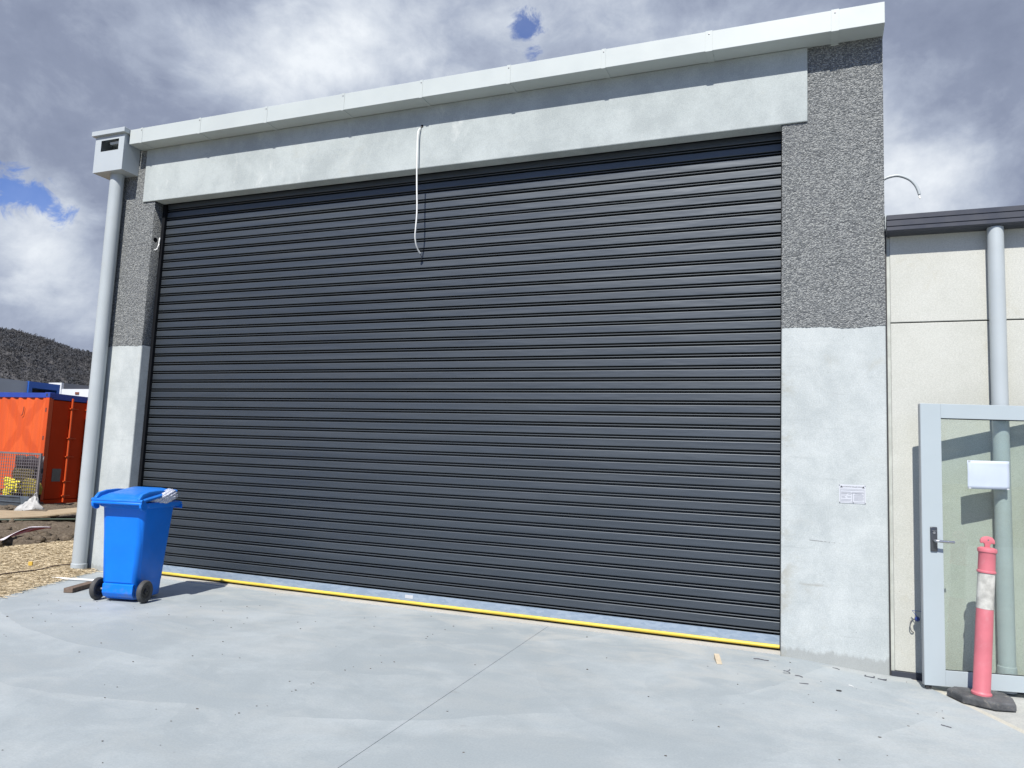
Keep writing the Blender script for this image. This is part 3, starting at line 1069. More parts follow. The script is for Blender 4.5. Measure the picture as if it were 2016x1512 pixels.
# rain head and downpipe at the left end
RX0, RX1, RY0, RZ0, RZ1 = -8.302, -7.818, -.25, 4.806, 5.262
hx0, hx1, hz0, hz1 = -8.203, -7.908, 5.065, 5.205
b = MB()
b.box(RX0, hx0, RY0, RY0 + .003, RZ0, RZ1).box(hx1, RX1, RY0, RY0 + .003, RZ0, RZ1).box(hx0, hx1, RY0, RY0 + .003, RZ0, hz0).box(hx0, hx1, RY0, RY0 + .003, hz1, RZ1)
b.box(RX0, RX0 + .003, RY0 + .003, -.010, RZ0 + .003, RZ1).box(RX1 - .003, RX1, RY0 + .003, -.010, RZ0 + .003, RZ1).box(RX0, RX1, -.010, -.007, RZ0 + .003, RZ1).box(RX0, RX1, RY0 + .003, -.007, RZ0, RZ0 + .003)
rh = b.build('rain_head', 'rain_head', wh)
MB().box(RX0 - .038, RX1 + .026, RY0 - .036, -.008, RZ1 + .001, RZ1 + .062).build('cap', 'rain_head', rh, bevel=.004, seg=1)
MB().obox((-8.02, -.13, 5.185), (.075, 0, 0), (0, .085, .012), (0, -.004, .014)).build('outlet_spout', 'flashing', rh)
dp = MB().lathe([(.080, 0.0), (.080, RZ0 - .001)], (-8.05, -.103, 0), 'z', 40).build('downpipe', 'pipe', wh, smooth=40)
MB().lathe([(.0805, .004), (.087, .006), (.088, .05), (.087, .085), (.0805, .092)], (-8.05, -.103, 0), 'z', 40).build('collar', 'pipe', dp, smooth=40)
# small conduit stub and its hole on the left reveal
MB().tube([(-7.498, .045, 3.865), (-7.488, .055, 3.862), (-7.484, .08, 3.885), (-7.485, .098, 3.95), (-7.486, .104, 4.03)], .008, 8).build('conduit_stub', 'white_plastic', wh, smooth=40)
MB().lathe([(.03, 0), (.03, .002)], (-7.5005, .055, 3.99), 'x', 16).build('cable_hole', 'guide', wh)

# cable hanging from the hole in the lintel
hc = root('hanging_cable', (-3.834, -.02, 4.911), 'white cable hanging loose from a hole in the concrete lintel', 'cable')
pts = [(-3.846, -.035, 4.885), (-3.852, -.062, 4.84), (-3.850, -.072, 4.74), (-3.844, -.074, 4.60), (-3.838, -.072, 4.42), (-3.830, -.064, 4.22), (-3.822, -.056, 4.05), (-3.822, -.050, 3.93), (-3.832, -.040, 3.82), (-3.846, -.018, 3.73), (-3.850, .02, 3.655), (-3.846, .055, 3.615), (-3.838, .09, 3.585)]


def smooth_path(p, n=4):
    p = [Vector(q) for q in p]
    out = []
    for i in range(len(p) - 1):
        a, b_, c_, d_ = p[max(i - 1, 0)], p[i], p[i + 1], p[min(i + 2, len(p) - 1)]
        for k in range(n):
            t = k / n
            out.append(.5 * ((2 * b_) + (c_ - a) * t + (2 * a - 5 * b_ + 4 * c_ - d_) * t * t + (3 * b_ - a - 3 * c_ + d_) * t ** 3))
    out.append(p[-1])
    return out


MB().tube(smooth_path(pts), .0078, 10).build('sheath', 'white_plastic', hc, smooth=50)
MB().tube([(-3.834, -.018, 4.912), (-3.838, -.028, 4.902), (-3.847, -.037, 4.882)], .0045, 8).build('inner_wire', 'wire', hc, smooth=50)
MB().tube(smooth_path([(-3.838, .09, 3.585), (-3.834, .118, 3.555), (-3.845, .135, 3.545)]), .004, 6).build('inner_wire', 'wire', hc, smooth=50)
MB().lathe([(.016, -.0225), (.016, -.0205)], (-3.834, 0, 4.913), 'y', 16).build('hole_grommet', 'guide', hc)

# warning plate on the right pillar
sg = root('wall_sign', (.247, -.004, 1.31), 'small printed metal warning plate on the smooth right pillar', 'sign')
PX0, PX1, PZ0, PZ1 = .15, .343, 1.245, 1.392
MB().box(PX0, PX1, -.0035, -.0006, PZ0, PZ1).build('plate', 'plate', sg, bevel=.0006, seg=1)
pw = PX1 - PX0
lb = MB()


def bar(x0, x1, z, h=.0016):
    lb.box(PX0 + pw * x0, PX0 + pw * x1, -.0042, -.0036, PZ1 - (PZ1 - PZ0) * z - h, PZ1 - (PZ1 - PZ0) * z + h)


for x0, x1, z in ((.07, .93, .30), (.07, .45, .40), (.48, .92, .40), (.1, .93, .455), (.07, .3, .50), (.35, .46, .52), (.56, .92, .55), (.56, .92, .60), (.56, .9, .66), (.56, .93, .72), (.56, .92, .78), (.56, .88, .84), (.07, .27, .57), (.08, .46, .80), (.07, .44, .86), (.3, .46, .62), (.32, .45, .68), (.09, .22, .65), (.09, .24, .70)):
    bar(x0, x1, z, .0012)
lb.build('printed_lines', 'ink', sg)
fr = MB()
for (x0, x1, z0, z1) in ((.05, .95, .235, .245), (.05, .95, .925, .935), (.05, .06, .24, .93), (.94, .95, .24, .93), (.495, .51, .45, .93), (.05, .95, .45, .46)):
    fr.box(PX0 + pw * x0, PX0 + pw * x1, -.0042, -.0036, PZ1 - (PZ1 - PZ0) * z1, PZ1 - (PZ1 - PZ0) * z0)
fr.box(PX0 + pw * .60, PX0 + pw * .85, -.0044, -.0037, PZ1 - .0725, PZ1 - .0655)
fr.build('printed_frame', 'ink', sg)
for cx in (.085, .915):
    x = PX0 + pw * cx
    MB().prism([(x - .0095, PZ1 - .0245), (x + .0095, PZ1 - .0245), (x, PZ1 - .008)], -.0044, -.0036, 'xz').build('warning_triangle', 'ink_dark', sg)
for (cx, cz) in ((.022, .04), (.978, .04), (.022, .965), (.978, .965), (.53, .965)):
    MB().lathe([(.0034, -.0062), (.0042, -.0036)], (PX0 + pw * cx, 0, PZ1 - (PZ1 - PZ0) * cz), 'y', 10).build('screw', 'screw', sg)
fc = bpy.data.curves.new('lettering', 'FONT')
fc.body = 'AUTOMATIC ROLLER DOOR'
fc.size = .0115
fc.align_x = 'CENTER'
fc.extrude = .0003
fc.materials.append(M['ink_dark'])
fo = bpy.data.objects.new('lettering_curve', fc)
COL.objects.link(fo)
bpy.context.view_layer.update()
tm_ = bpy.data.meshes.new_from_object(fo.evaluated_get(bpy.context.evaluated_depsgraph_get()))
bpy.data.objects.remove(fo)
tm_.name = 'lettering'
fo = bpy.data.objects.new('lettering', tm_)
COL.objects.link(fo)
fo.parent = sg
fo.location = Vector(((PX0 + PX1) / 2, -.0041, PZ1 - .0205)) - sg.location
fo.rotation_euler = (rad(90), 0, 0)

# ------------------------------------------------------------------ neighbouring building on the right
nb = root('concrete_building', (3, .2, 0), 'lower cream concrete building with slate gutter beside the roller door', 'building')
AX0, AX1 = .536, 6.0
MB().box(AX0, AX1, .02, .17, 2.699, 3.50).build('wall_panel', 'panel', nb, bevel=.004, seg=1)
MB().box(AX0, AX1, .02, .17, -.006, 2.690).build('wall_panel', 'panel', nb, bevel=.004, seg=1)
MB().box(AX0, AX1, .03, .16, 2.6895, 2.6995).build('joint_backing', 'black_rubber', nb)
MB().box(.511, .5355, .028, .10, -.03, 3.40).build('joint_sealant', 'caulk', nb)
MB().box(.4995, .5115, .012, .10, -.05, 3.45).build('joint_filler', 'black_rubber', nb)
MB().box(.512, AX1, .004, .019, -.06, -.006).build('plinth_flashing', 'gutter', nb, bevel=.002, seg=1)
MB().box(AX0, AX1, .17, 8, -.1, 3.4).build('wall_body', 'panel', nb)
MB().box(.52, AX1 + .1, .16, 8.2, 3.405, 3.47).build('roof', 'gutter', nb)
gp = [(.02, 3.404), (-.085, 3.404), (-.112, 3.410), (-.120, 3.418), (-.120, 3.4455), (-.1135, 3.4475), (-.1135, 3.4515), (-.120, 3.4535), (-.120, 3.497), (-.1135, 3.499), (-.1135, 3.503), (-.120, 3.505), (-.120, 3.543), (-.108, 3.546), (.02, 3.546)]
MB().prism(gp, .506, AX1 + .1, 'yz').build('gutter', 'gutter', nb, bevel=.001, seg=1)
MB().box(.500, .5055, -.06, .02, 3.45, 3.575).build('gutter_flashing', 'flashing', nb)
ap = MB().lathe([(.056, -.045), (.056, 3.4035)], (1.263, -.042, 0), 'z', 36).build('downpipe', 'pipe', nb, smooth=40)
MB().lathe([(.0563, .06), (.061, .062), (.062, .10), (.061, .135), (.0563, .138)], (1.263, -.042, 0), 'z', 36).build('collar', 'pipe', ap, smooth=40)

# bent conduit sticking out past the right pillar
cd = root('bent_conduit', (.5, .3, 3.9), 'pale bent conduit end curving out from behind the right pillar', 'conduit')
MB().tube(smooth_path([(.42, .3, 3.90), (.47, .3, 3.965), (.52, .3, 3.998), (.571, .3, 4.016), (.637, .3, 4.017), (.714, .3, 3.978), (.759, .3, 3.924), (.781, .3, 3.869), (.788, .3, 3.838)]), .0125, 12).build('conduit', 'pipe', cd, smooth=50)
MB().tube([(.788, .3, 3.838), (.789, .3, 3.818), (.792, .298, 3.80)], .006, 8).tube([(.786, .3, 3.838), (.783, .302, 3.815)], .004, 6).build('wire_end', 'white_plastic', cd)

# glass door leaf folded back against the neighbour's wall (a part of that building, modelled in its own frame)
gd = link('glass_door', None, nb, label='grey framed glass door leaf swung open against the wall')
DW, DH, DT = .92, 2.035, .045
gd.location = Vector((.704, -.29, -.014)) - nb.location
gd.rotation_euler = (0, 0, rad(12.5))
SW, TR, BRl = .142, .107, .112
f = MB()
f.box(0, SW, 0, DT, 0, DH).box(DW - SW, DW, 0, DT, 0, DH).box(SW, DW - SW, .0, DT, DH - TR, DH).box(SW, DW - SW, .0, DT, 0, BRl)
f.build('door_frame', 'alu', gd, bevel=.0025, seg=2)
e_ = MB()
e_.box(-.0035, -.0003, .007, .016, .002, DH - .002).box(-.0035, -.0003, .026, .038, .002, DH - .002)
e_.build('edge_trim', 'alu_edge', gd)
MB().box(SW - .006, DW - SW + .006, .016, .026, BRl - .006, DH - TR + .006).build('glass_pane', 'glass', gd)
for (x0, x1, z0, z1) in ((SW, DW - SW, DH - TR - .006, DH - TR - .0002), (SW, DW - SW, BRl + .0002, BRl + .005)):
    MB().box(x0, x1, .0085, .0155, z0, z1).build('gasket', 'black_rubber', gd)
hz_ = 1.035
MB().box(.052, .100, -.012, -.0004, .950, 1.127).build('lock_plate', 'handle', gd, bevel=.006, seg=3, smooth=40)
MB().lathe([(.011, -.013), (.011, -.055)], (.076, 0, 1.030), 'y', 16).tube(smooth_path([(.074, -.052, 1.030), (.09, -.058, 1.030), (.12, -.060, 1.028), (.195, -.060, 1.027)]), .0095, 12).build('lever_handle', 'lever', gd, smooth=50)
MB().lathe([(.010, -.017), (.012, -.0125)], (.076, 0, 1.085), 'y', 16).box(.060, .092, -.018, -.0125, 1.097, 1.101).build('lock_cylinder', 'lever', gd)
MB().box(.012, .034, .008, .036, -.022, -.001).box(.04, .05, .01, .034, -.022, -.001).build('drop_bolt', 'black_rubber', gd)

# sheet of paper taped to the glass
pa = root('paper_sheet', (1.0, -.21, 1.40), 'blank white sheet of paper taped to the glass door', 'paper', world=False)
pa.rotation_euler = (0, 0, rad(12.5))
n1, n2 = 14, 10
V, F = [], []
for i in range(n1):
    for j in range(n2):
        u, v_ = i / (n1 - 1), j / (n2 - 1)
        V.append((u * .282, -.003 + -.0022 * math.sin(u * 5 + v_ * 3) - .002 * (u * v_) + .0016 * math.sin(v_ * 7 + u * 2), v_ * .206 + .002 * u))
for i in range(n1 - 1):
    for j in range(n2 - 1):
        a = i * n2 + j
        F.append((a, a + n2, a + n2 + 1, a + 1))
mp = MB().add(V, F)
po = mp.build('sheet', 'paper', pa, smooth=60)
sol = po.modifiers.new('thickness', 'SOLIDIFY')
sol.thickness = .0004
pa.location = gd.location + nb.location + Matrix.Rotation(rad(12.5), 3, 'Z') @ Vector((.318, .0105, 1.417))
for (x, z) in ((.006, .196), (.262, .198), (.006, .0), (.262, .002)):
    MB().box(x, x + .016, -.0062, -.0056, z, z + .009).build('tape', 'sticker', pa)

# blue cap on a cord in the gap behind the door, and a wire loop by the wall
bc = root('plastic_stopper', (.70, -.02, .45), 'dark blue plastic stopper on a cord behind the glass door edge', 'stopper')
MB().lathe([(.002, -.062), (.013, -.058), (.018, -.048), (.019, -.036), (.014, -.03), (.004, -.026)], (.688, 0, .405), 'y', 16).build('stopper_body', 'cord_blue', bc, smooth=50)
MB().tube([(.690, -.045, .42), (.675, -.04, .44), (.655, -.03, .462), (.70, -.06, .468), (.74, -.1, .466)], .0025, 6).build('cord', 'cord_blue', bc)
wl = root('wire_loop', (.655, 0, .33), 'thin grey wire loop sticking out of the cream wall', 'wire')
MB().tube([(.668 - .026 * math.sin(a), .0 - .02 * math.sin(a) + .012, .345 + .05 * math.cos(a)) for a in [k * math.pi / 14 for k in range(15)]], .0035, 6).build('wire', 'wire', wl, smooth=60)

# ------------------------------------------------------------------ wheelie bin
def rrect(hw, y0, y1, z, r=.05, n=5):
    pts = []
    for (cx, cy, a0) in ((hw - r, y0 + r, -90), (hw - r, y1 - r, 0), (-hw + r, y1 - r, 90), (-hw + r, y0 + r, 180)):
        for k in range(n + 1):
            a = rad(a0 + 90 * k / n)
            pts.append((cx + r * math.cos(a), cy + r * math.sin(a), z))
    return pts


BROT = math.atan2(.117, .49)
bn = root('wheelie_bin', (-6.165, -1.165, 0), 'blue wheelie bin with its lid propped open on plastic, beside the door', 'bin', rotz=BROT, world=False)
body = MB()
rings = [rrect(.150, -.005, .362, .022, .03), rrect(.168, -.02, .378, .032, .045), rrect(.172, -.035, .382, .10, .05), rrect(.174, -.040, .384, .16, .05), rrect(.178, -.062, .386, .185, .05), rrect(.200, -.078, .402, .55, .055), rrect(.216, -.090, .420, .865, .06),
         rrect(.222, -.094, .427, .880, .06), rrect(.252, -.112, .475, .893, .06), rrect(.256, -.115, .490, .905, .06), rrect(.257, -.115, .494, .932, .06), rrect(.250, -.110, .486, .940, .06), rrect(.232, -.092, .43, .938, .055), rrect(.222, -.085, .415, .85, .05), rrect(.185, -.04, .37, .20, .05)]
body.loft(rings)
bo = body.build('body', 'blue', bn, smooth=38)
# stiffening apron over the axle
MB().prism([(-.030, .175), (-.062, .168), (-.066, .085), (-.040, .042), (-.010, .042), (-.010, .175)], -.158, .158, 'yz').build('axle_housing', 'blue', bo, bevel=.008)
# grab lip at the front, small side mark
MB().prism([(-.16, .455), (.16, .455), (.235, .43), (.235, .512), (.20, .53), (-.20, .53), (-.235, .512), (-.235, .43)], .908, .930, 'xy').box(-.235, .235, .515, .524, .862, .9075).build('front_grip', 'blue', bo, bevel=.006)
hd = MB()
hd.tube([(-.245, -.175, .930), (-.24, -.178, .932), (.24, -.178, .932), (.245, -.175, .930)], .017, 14)
for x in (-.225, -.08, .08, .225):
    hd.prism([(-.105, .905), (-.105, .938), (-.165, .952), (-.19, .945), (-.192, .925), (-.17, .912)], x - .014, x + .014, 'yz')
hd.build('handle', 'blue', bn, bevel=.003, seg=1, smooth=40)
for sx in (-1, 1):
    MB().prism([(-.10, .93), (-.10, .875), (-.125, .865), (-.165, .872), (-.19, .895), (-.197, .925), (-.188, .95), (-.165, .962), (-.13, .955)], sx * .246 - .012, sx * .246 + .012, 'yz').build('hinge_bracket', 'blue', bn, bevel=.004, seg=2)
# lid: shallow dome with a rolled rim and two ribs, tilted open at the front
lid = link('lid', None, bn)
lid.location = (0, -.172, .972)
lid.rotation_euler = (rad(8.5), 0, 0)
lm = MB()
L = .575
lm.loft([rrect(.252, .0, L, -.030, .06), rrect(.262, -.006, L + .01, -.028, .06), rrect(.264, -.008, L + .012, -.010, .06), rrect(.258, -.002, L + .006, -.002, .06), rrect(.240, .02, L - .02, .004, .06), rrect(.19, .03, L - .07, .018, .05), rrect(.165, .05, L - .10, .030, .05), rrect(.12, .10, L - .16, .033, .05)])
lm.build('lid_shell', 'blue_lid', lid, smooth=40)
MB().tube([(-.262, -.008, -.016), (.262, -.008, -.016)], .0175, 14).build('hinge_roll', 'blue_lid', lid, smooth=50)
for x in (-.222, .222):
    MB().loft([[(x - .022, y, z0 - .02), (x + .022, y, z0 - .02), (x + .014, y, z0 + h), (x - .014, y, z0 + h)] for (y, z0, h) in ((-.022, -.010, .020), (.03, .000, .046), (.14, .004, .048), (.30, .006, .030), (.44, .002, .006))]).build('lid_rib', 'blue_lid', lid, bevel=.005, seg=2, smooth=50)
MB().box(-.05, .05, L + .008, L + .030, -.026, .000).build('lid_grip', 'blue_lid', lid, bevel=.006)
for sx in (-1, 1):
    whl = MB()
    tp_ = [(.062, -.016), (.078, -.024), (.094, -.024), (.1035, -.014), (.105, 0), (.1035, .014), (.094, .024), (.078, .024), (.062, .016), (.0615, 0)]
    whl.loft([[(sx * .243 + h, r * math.cos(2 * math.pi * k / 40), .105 + r * math.sin(2 * math.pi * k / 40)) for r, h in tp_] for k in range(41)], cap=False)
    wo_ = whl.build('wheel', 'tyre', bn, smooth=40)
    hb = MB().lathe([(.061, -.012), (.060, -.016), (.03, -.010), (.026, -.024), (.008, -.026), (.008, .026), (.026, .024), (.03, .010), (.060, .016), (.061, .012)], (sx * .243, 0, .105), 'x', 32)
    hb.build('hub', 'hub', wo_, smooth=35)
MB().lathe([(.011, -.225), (.011, .225)], (0, 0, .105), 'x', 14).build('axle', 'axle', bn, smooth=40)

# clear plastic spilling out under the lid
pb = root('plastic_wrap', (-6.054, -.913, .985), 'crumpled clear plastic wrap bulging out under the blue bin lid', 'plastic', rotz=BROT, world=False)
bmx = bmesh.new()
bmesh.ops.create_icosphere(bmx, subdivisions=5, radius=1)
for v in bmx.verts:
    c = v.co
    k = 1 + .13 * math.sin(5 * c.x + 2 * c.y + 1) * math.sin(4 * c.z + 2 * c.x) + .06 * abs(math.sin(9 * c.y + 5 * c.z)) + .035 * math.sin(17 * c.x - 13 * c.z + 9 * c.y)
    v.co = Vector((c.x * .125 * k, c.y * .215 * k, c.z * .064 * k))
me = bpy.data.meshes.new('wrap')
bmx.to_mesh(me)
bmx.free()
me.materials.append(M['bag'])
wr = link('wrap', me, pb)
wr.location = (0, 0, 0)
wr.rotation_euler = (rad(10), 0, rad(-4))
for p_ in me.polygons:
    p_.use_smooth = True

# ------------------------------------------------------------------ bollard
bl = root('bollard', (1.03, -.43, -.050), 'leaning faded pink plastic bollard with a dirty white band and rubber base', 'bollard', world=False)
pb_ = [(-.205, .06), (-.15, .155), (.06, .19), (.175, .15), (.20, .02), (.185, -.145), (.06, -.185), (-.13, -.10)]
bl.scale = (.97, .97, 1.07)
bs = MB()
bs.loft([[(x * .98, y * .98, 0) for x, y in pb_], [(x, y, .008) for x, y in pb_], [(x, y, .040) for x, y in pb_], [(x * .95, y * .95, .050) for x, y in pb_]])
bs.build('base', 'base_rubber', bl, bevel=.004)
LEAN = rad(3.6)


def leaned(o):
    o.rotation_euler = (0, LEAN, 0)
    return o


leaned(MB().lathe([(.06, .045), (.066, .050), (.066, .062), (.060, .068), (.0560, .075), (.0560, .50), (.0545, .592)], n=36).build('post', 'pink', bl, smooth=35))
leaned(MB().lathe([(.0555, .593), (.0558, .60), (.0552, .815), (.0545, .820)], n=36).build('reflective_band', 'band', bl, smooth=35))
up_ = leaned(MB().lathe([(.053, .8205), (.060, .8215), (.062, .828), (.060, .835), (.0555, .838), (.0548, .945), (.057, .950), (.0625, .956), (.0635, .968), (.060, .978), (.04, .985)], n=36).build('top_sleeve', 'pink', bl, smooth=35))
tt_ = MB().prism([(-.016, .98), (.016, .98), (.018, 1.005), (.030, 1.012), (.043, 1.008), (.0475, 1.015), (.045, 1.034), (.030, 1.050), (.008, 1.056), (-.012, 1.055), (-.034, 1.047), (-.0475, 1.031), (-.048, 1.015), (-.043, 1.007), (-.030, 1.012), (-.018, 1.005)], -.011, .011, 'xz')
leaned(tt_.build('grab_handle', 'pink', bl, bevel=.004, smooth=40)).rotation_euler = (0, LEAN, rad(6))
ho = MB().lathe([(.005, -.0118), (.005, .0118)], (.003, 0, 1.032), 'y', 10).build('handle_hole', 'wire', bl)
leaned(ho).rotation_euler = (0, LEAN, rad(6))

# ------------------------------------------------------------------ small things lying about
tm = root('timber_offcut', (-6.98, -.95, 0), 'short grey brown timber offcut lying behind the blue bin', 'timber', rotz=rad(112), world=False)
MB().box(-.20, .24, -.045, .045, .002, .047).build('block', 'timber', tm, bevel=.003, seg=1)
rd = root('white_rod', (-7.5, -.6, .02), 'thin white conduit rod lying on the slab behind the bin', 'rod')
MB().tube([(-7.86, -.722, .020), (-7.5, -.61, .018), (-6.95, -.43, .016)], .0105, 10).build('rod', 'white_plastic', rd, smooth=50)
pg = root('marker_peg', (-8.53, -.35, .03), 'small yellow painted marker peg in the straw', 'peg', rotz=rad(25), world=False)
MB().box(-.022, .022, -.012, .012, -.02, .062).build('peg', 'peg', pg, bevel=.002, seg=1)
ww = root('wood_wedge', (-.722, -.46, zg(-.72)), 'small pale wooden wedge on the slab in front of the door', 'wedge', rotz=rad(104), world=False)
MB().prism([(-.085, .001), (.095, .001), (.095, .038), (-.085, .006)], -.020, .020, 'xz').build('wedge', 'pine', ww, bevel=.001, seg=1)


def litter(name, label, cat, mb, mat, x, y, rz=0.0, smooth=None):
    r_ = root(name, (x, y, zg(x)), label, cat, rotz=rad(rz), world=False)
    mb.build(name + '_piece', mat, r_, smooth=smooth)


litter('metal_ring', 'dark curled metal ring on the slab near the right pillar', 'ring', MB().tube([(.022 * math.cos(a), .022 * math.sin(a), .004 + .004 * a) for a in [k * .42 for k in range(17)]], .0028, 6), 'metal_chip', -.222, -.545, 0, 50)
litter('metal_staple', 'flat u shaped dark metal staple beside the right pillar foot', 'staple', MB().box(-.035, .035, -.022, -.012, .001, .006).box(-.035, -.025, -.012, .022, .001, .006).box(.025, .035, -.012, .022, .001, .006), 'metal_chip', .352, -.145, -8)
litter('metal_tab', 'bent grey metal tab beside the dark staple', 'offcut', MB().prism([(-.03, .001), (.028, .001), (.03, .010), (.0, .004), (-.03, .005)], -.011, .011, 'xz'), 'metal_chip', .436, -.172, -15)
litter('strap_offcut', 'dark thin strap offcut nearest the door on the slab', 'offcut', MB().tube([(-.055, 0, .004), (-.02, .004, .008), (.03, 0, .004), (.06, -.004, .006)], .0035, 5), 'wire', -.425, -.225, -4)
litter('metal_sliver', 'thin dark metal sliver beside the curled ring', 'offcut', MB().tube([(-.03, 0, .003), (.0, .003, .006), (.03, -.002, .003)], .003, 5), 'wire', -.138, -.575, -25)
litter('wire_sliver', 'pale grey wire sliver on the slab below the curled ring', 'offcut', MB().tube([(-.03, 0, .003), (.03, .002, .004)], .0026, 5), 'metal_chip', -.10, -.76, 8)
litter('rubber_scrap', 'small black rubber scrap on the slab before the pillar', 'scrap', MB().box(-.014, .014, -.007, .007, .001, .008).box(.002, .02, -.002, .009, .001, .006), 'black_rubber', .123, -.765, 10)
litter('plastic_sliver', 'short white plastic sliver on the slab below the pillar', 'scrap', MB().tube([(-.02, 0, .003), (.02, .0, .004)], .003, 5), 'white_plastic', .209, -.55, -50)
litter('curved_wire', 'curved dark wire bit at the right pillar foot', 'wire', MB().tube([(-.03, 0, .003), (0, .008, .004), (.03, -.004, .003)], .0025, 5), 'wire', .12, -.10, -30)
litter('floor_screw', 'dark screw lying on the slab near the bollard', 'screw', MB().tube([(-.03, .0, .004), (.03, 0, .004)], .0028, 6), 'wire', .72, -1.17, -30)

gv, gf = [], []
for k in range(150):
    if k < 95:
        x, y = rng.uniform(-7.2, 1.0), rng.uniform(-4.6, -.05)
    elif k < 140:
        x, y = rng.uniform(-7.6, -4.5), rng.uniform(-2.8, -.6)
    else:
        x, y = rng.uniform(-.6, 1.0), rng.uniform(-1.3, -.05)
    if x > slab_right(y) - .05 or x < slab_left(y) + .05:
        x = -3.0
    s_ = rng.uniform(.0025, .0055) * (1.5 if rng.random() < .08 else 1)
    q = iv * (1 + rng.normal(0, .25, (len(iv), 1))) * s_ * np.array([1.4, 1, .6]) + [x, y, zg(x) + s_ * .35]
    gv.append(q)
    gf.append(ifc + len(iv) * k)
link('grit', np_mesh('grit', np.concatenate(gv), np.concatenate(gf), 'chip'), kind='stuff')

# ------------------------------------------------------------------ yard at the left: container, cage, boards
ct = root('shipping_container', (-17.87, 6.63, -.057), 'orange shipping container with blue top rails standing on bare soil', 'container', rotz=rad(3.4), world=False)
CL, CWd, CH = 6.06, 2.44, 2.84         # local: -x along the side, +y along the door end
side = MB()
pr_ = [(-CL + .12, .045)]
x = -CL + .12
while x < -.30:
    pr_ += [(x + .07, .045), (x + .14, .012), (x + .21, .012), (x + .28, .045)]
    x += .28
pr_ += [(-.12, .045)]
pr_ = [(a, b_) for a, b_ in pr_ if a <= -.119]
side.prism(pr_ + [(-.12, .075), (-CL + .12, .075)], .17, CH - .13, 'xy')
side.build('side_panel', 'orange_side', ct)
MB().box(-CL, 0, .0, .07, CH - .13, CH - .01).box(-CL, 0, CWd - .07, CWd, CH - .13, CH - .01).box(-.07, .0, .07, CWd - .07, CH - .16, CH - .01).build('top_rail', 'cont_blue', ct)
MB().box(-CL, 0, .0, .07, .02, .17).box(-CL, 0, CWd - .07, CWd, .02, .17).box(-.07, -.0, .07, CWd - .07, .06, .17).build('bottom_rail', 'orange_shaded', ct)
for yy_ in (0, CWd - .13):
    MB().box(-.12, .0, yy_, yy_ + .13, .16, CH - .13).build('corner_post', 'orange', ct, bevel=.006, seg=1)
    for z0 in (.0, CH - .125):
        co_ = MB().box(-.165, .012, yy_ - .006, yy_ + .136, z0, z0 + .125).build('corner_casting', 'cont_blue' if z0 > 1 else 'cont_rust', ct, bevel=.008, seg=1)
        MB().box(-.11, -.06, yy_ - .009, yy_ - .006, z0 + .03, z0 + .095).build('casting_slot', 'dark', co_)
for k in range(2):
    y0 = .14 + k * 1.085
    dr = MB().box(-.05, -.012, y0, y0 + 1.075, .18, CH - .18).build('cargo_door', 'orange_shaded', ct, bevel=.01, seg=1)
    for q, yb in enumerate((y0 + .53, y0 + 1.0)):
        MB().tube([(.02, yb, .10), (.02, yb, CH - .10)], .026, 10).build('lock_rod', 'orange', dr, smooth=40)
        for z in (.26, .62, 1.25, 1.72, CH - .36):
            MB().box(-.012, .045, yb - .055, yb + .055, z - .014, z + .014).box(-.012, .03, yb + .055, yb + .19, z - .01, z + .008).build('rod_bracket', 'orange', dr)
MB().box(-.011, -.004, .30, .55, .62, .94).build('door_plate', 'grey_plate', ct)
for z in (.35, .95, 1.65, 2.35):
    MB().box(-.09, -.055, -.004, .001, z, z + .10).build('hinge_slot', 'dark', ct)
MB().box(-CL + .07, -.07, .07, CWd - .07, CH - .05, CH - .03).build('roof_sheet', 'cont_blue', ct)
MB().box(-CL + .08, -.08, .09, CWd - .09, .12, .16).box(-CL + .03, -CL + .06, .07, CWd - .07, .15, CH - .13).box(-CL + .1, -.1, CWd - .06, CWd - .02, .15, CH - .13).build('floor_and_ends', 'orange_shaded', ct)
MB().tube([(-.83, .008, 2.47), (-.85, .005, 2.28), (-.89, .004, 2.245)], .01, 6).build('lashing_hook', 'cont_rust', ct)

cg = root('mesh_panel', (-16.93, 5.87, .0), 'low steel mesh panel standing in front of the orange container', 'mesh panel', rotz=rad(4), world=False)
GW, GD_, GH = 2.6, .42, 1.27
fr_ = MB()
for (x, y) in ((0, 0), (-GW, 0)):
    fr_.box(x - .045, x, y, y + .045, -.03, GH)
    fr_.box(x - .055, x + .01, y - .0, y + .30, -.06, .02)
for z in (GH - .045, .0):
    fr_.box(-GW, -.0455, .001, .044, z, z + .045)
fr_.build('panel_frame', 'cage', cg)
ms = MB()
k = -.09
while k > -GW:
    ms.box(k - .006, k + .006, .018, .026, .045, GH - .045)
    k -= .072
k = .10
while k < GH - .05:
    ms.box(-GW + .02, -.046, .027, .035, k - .006, k + .006)
    k += .072
ms.build('wire_mesh', 'cage', cg, kind='stuff')
sh = root('black_sheet', (-17.15, 6.20, .0), 'dark plastic sheet standing behind the wire mesh panel', 'sheet', rotz=rad(4), world=False)
V, F = [], []
for i in range(16):
    for j in range(8):
        V.append((-.10 - .90 * i / 15, .015 * math.sin(i * 1.3) + .01 * math.sin(j * 1.7), .02 + 1.18 * j / 7 - (.05 if i in (3, 4, 9) and j == 7 else 0)))
for i in range(15):
    for j in range(7):
        F.append((i * 8 + j, i * 8 + j + 8, i * 8 + j + 9, i * 8 + j + 1))
so_ = MB().add(V, F).build('sheet', 'black_sheet', sh, smooth=60)
so_.modifiers.new('thickness', 'SOLIDIFY').thickness = .006


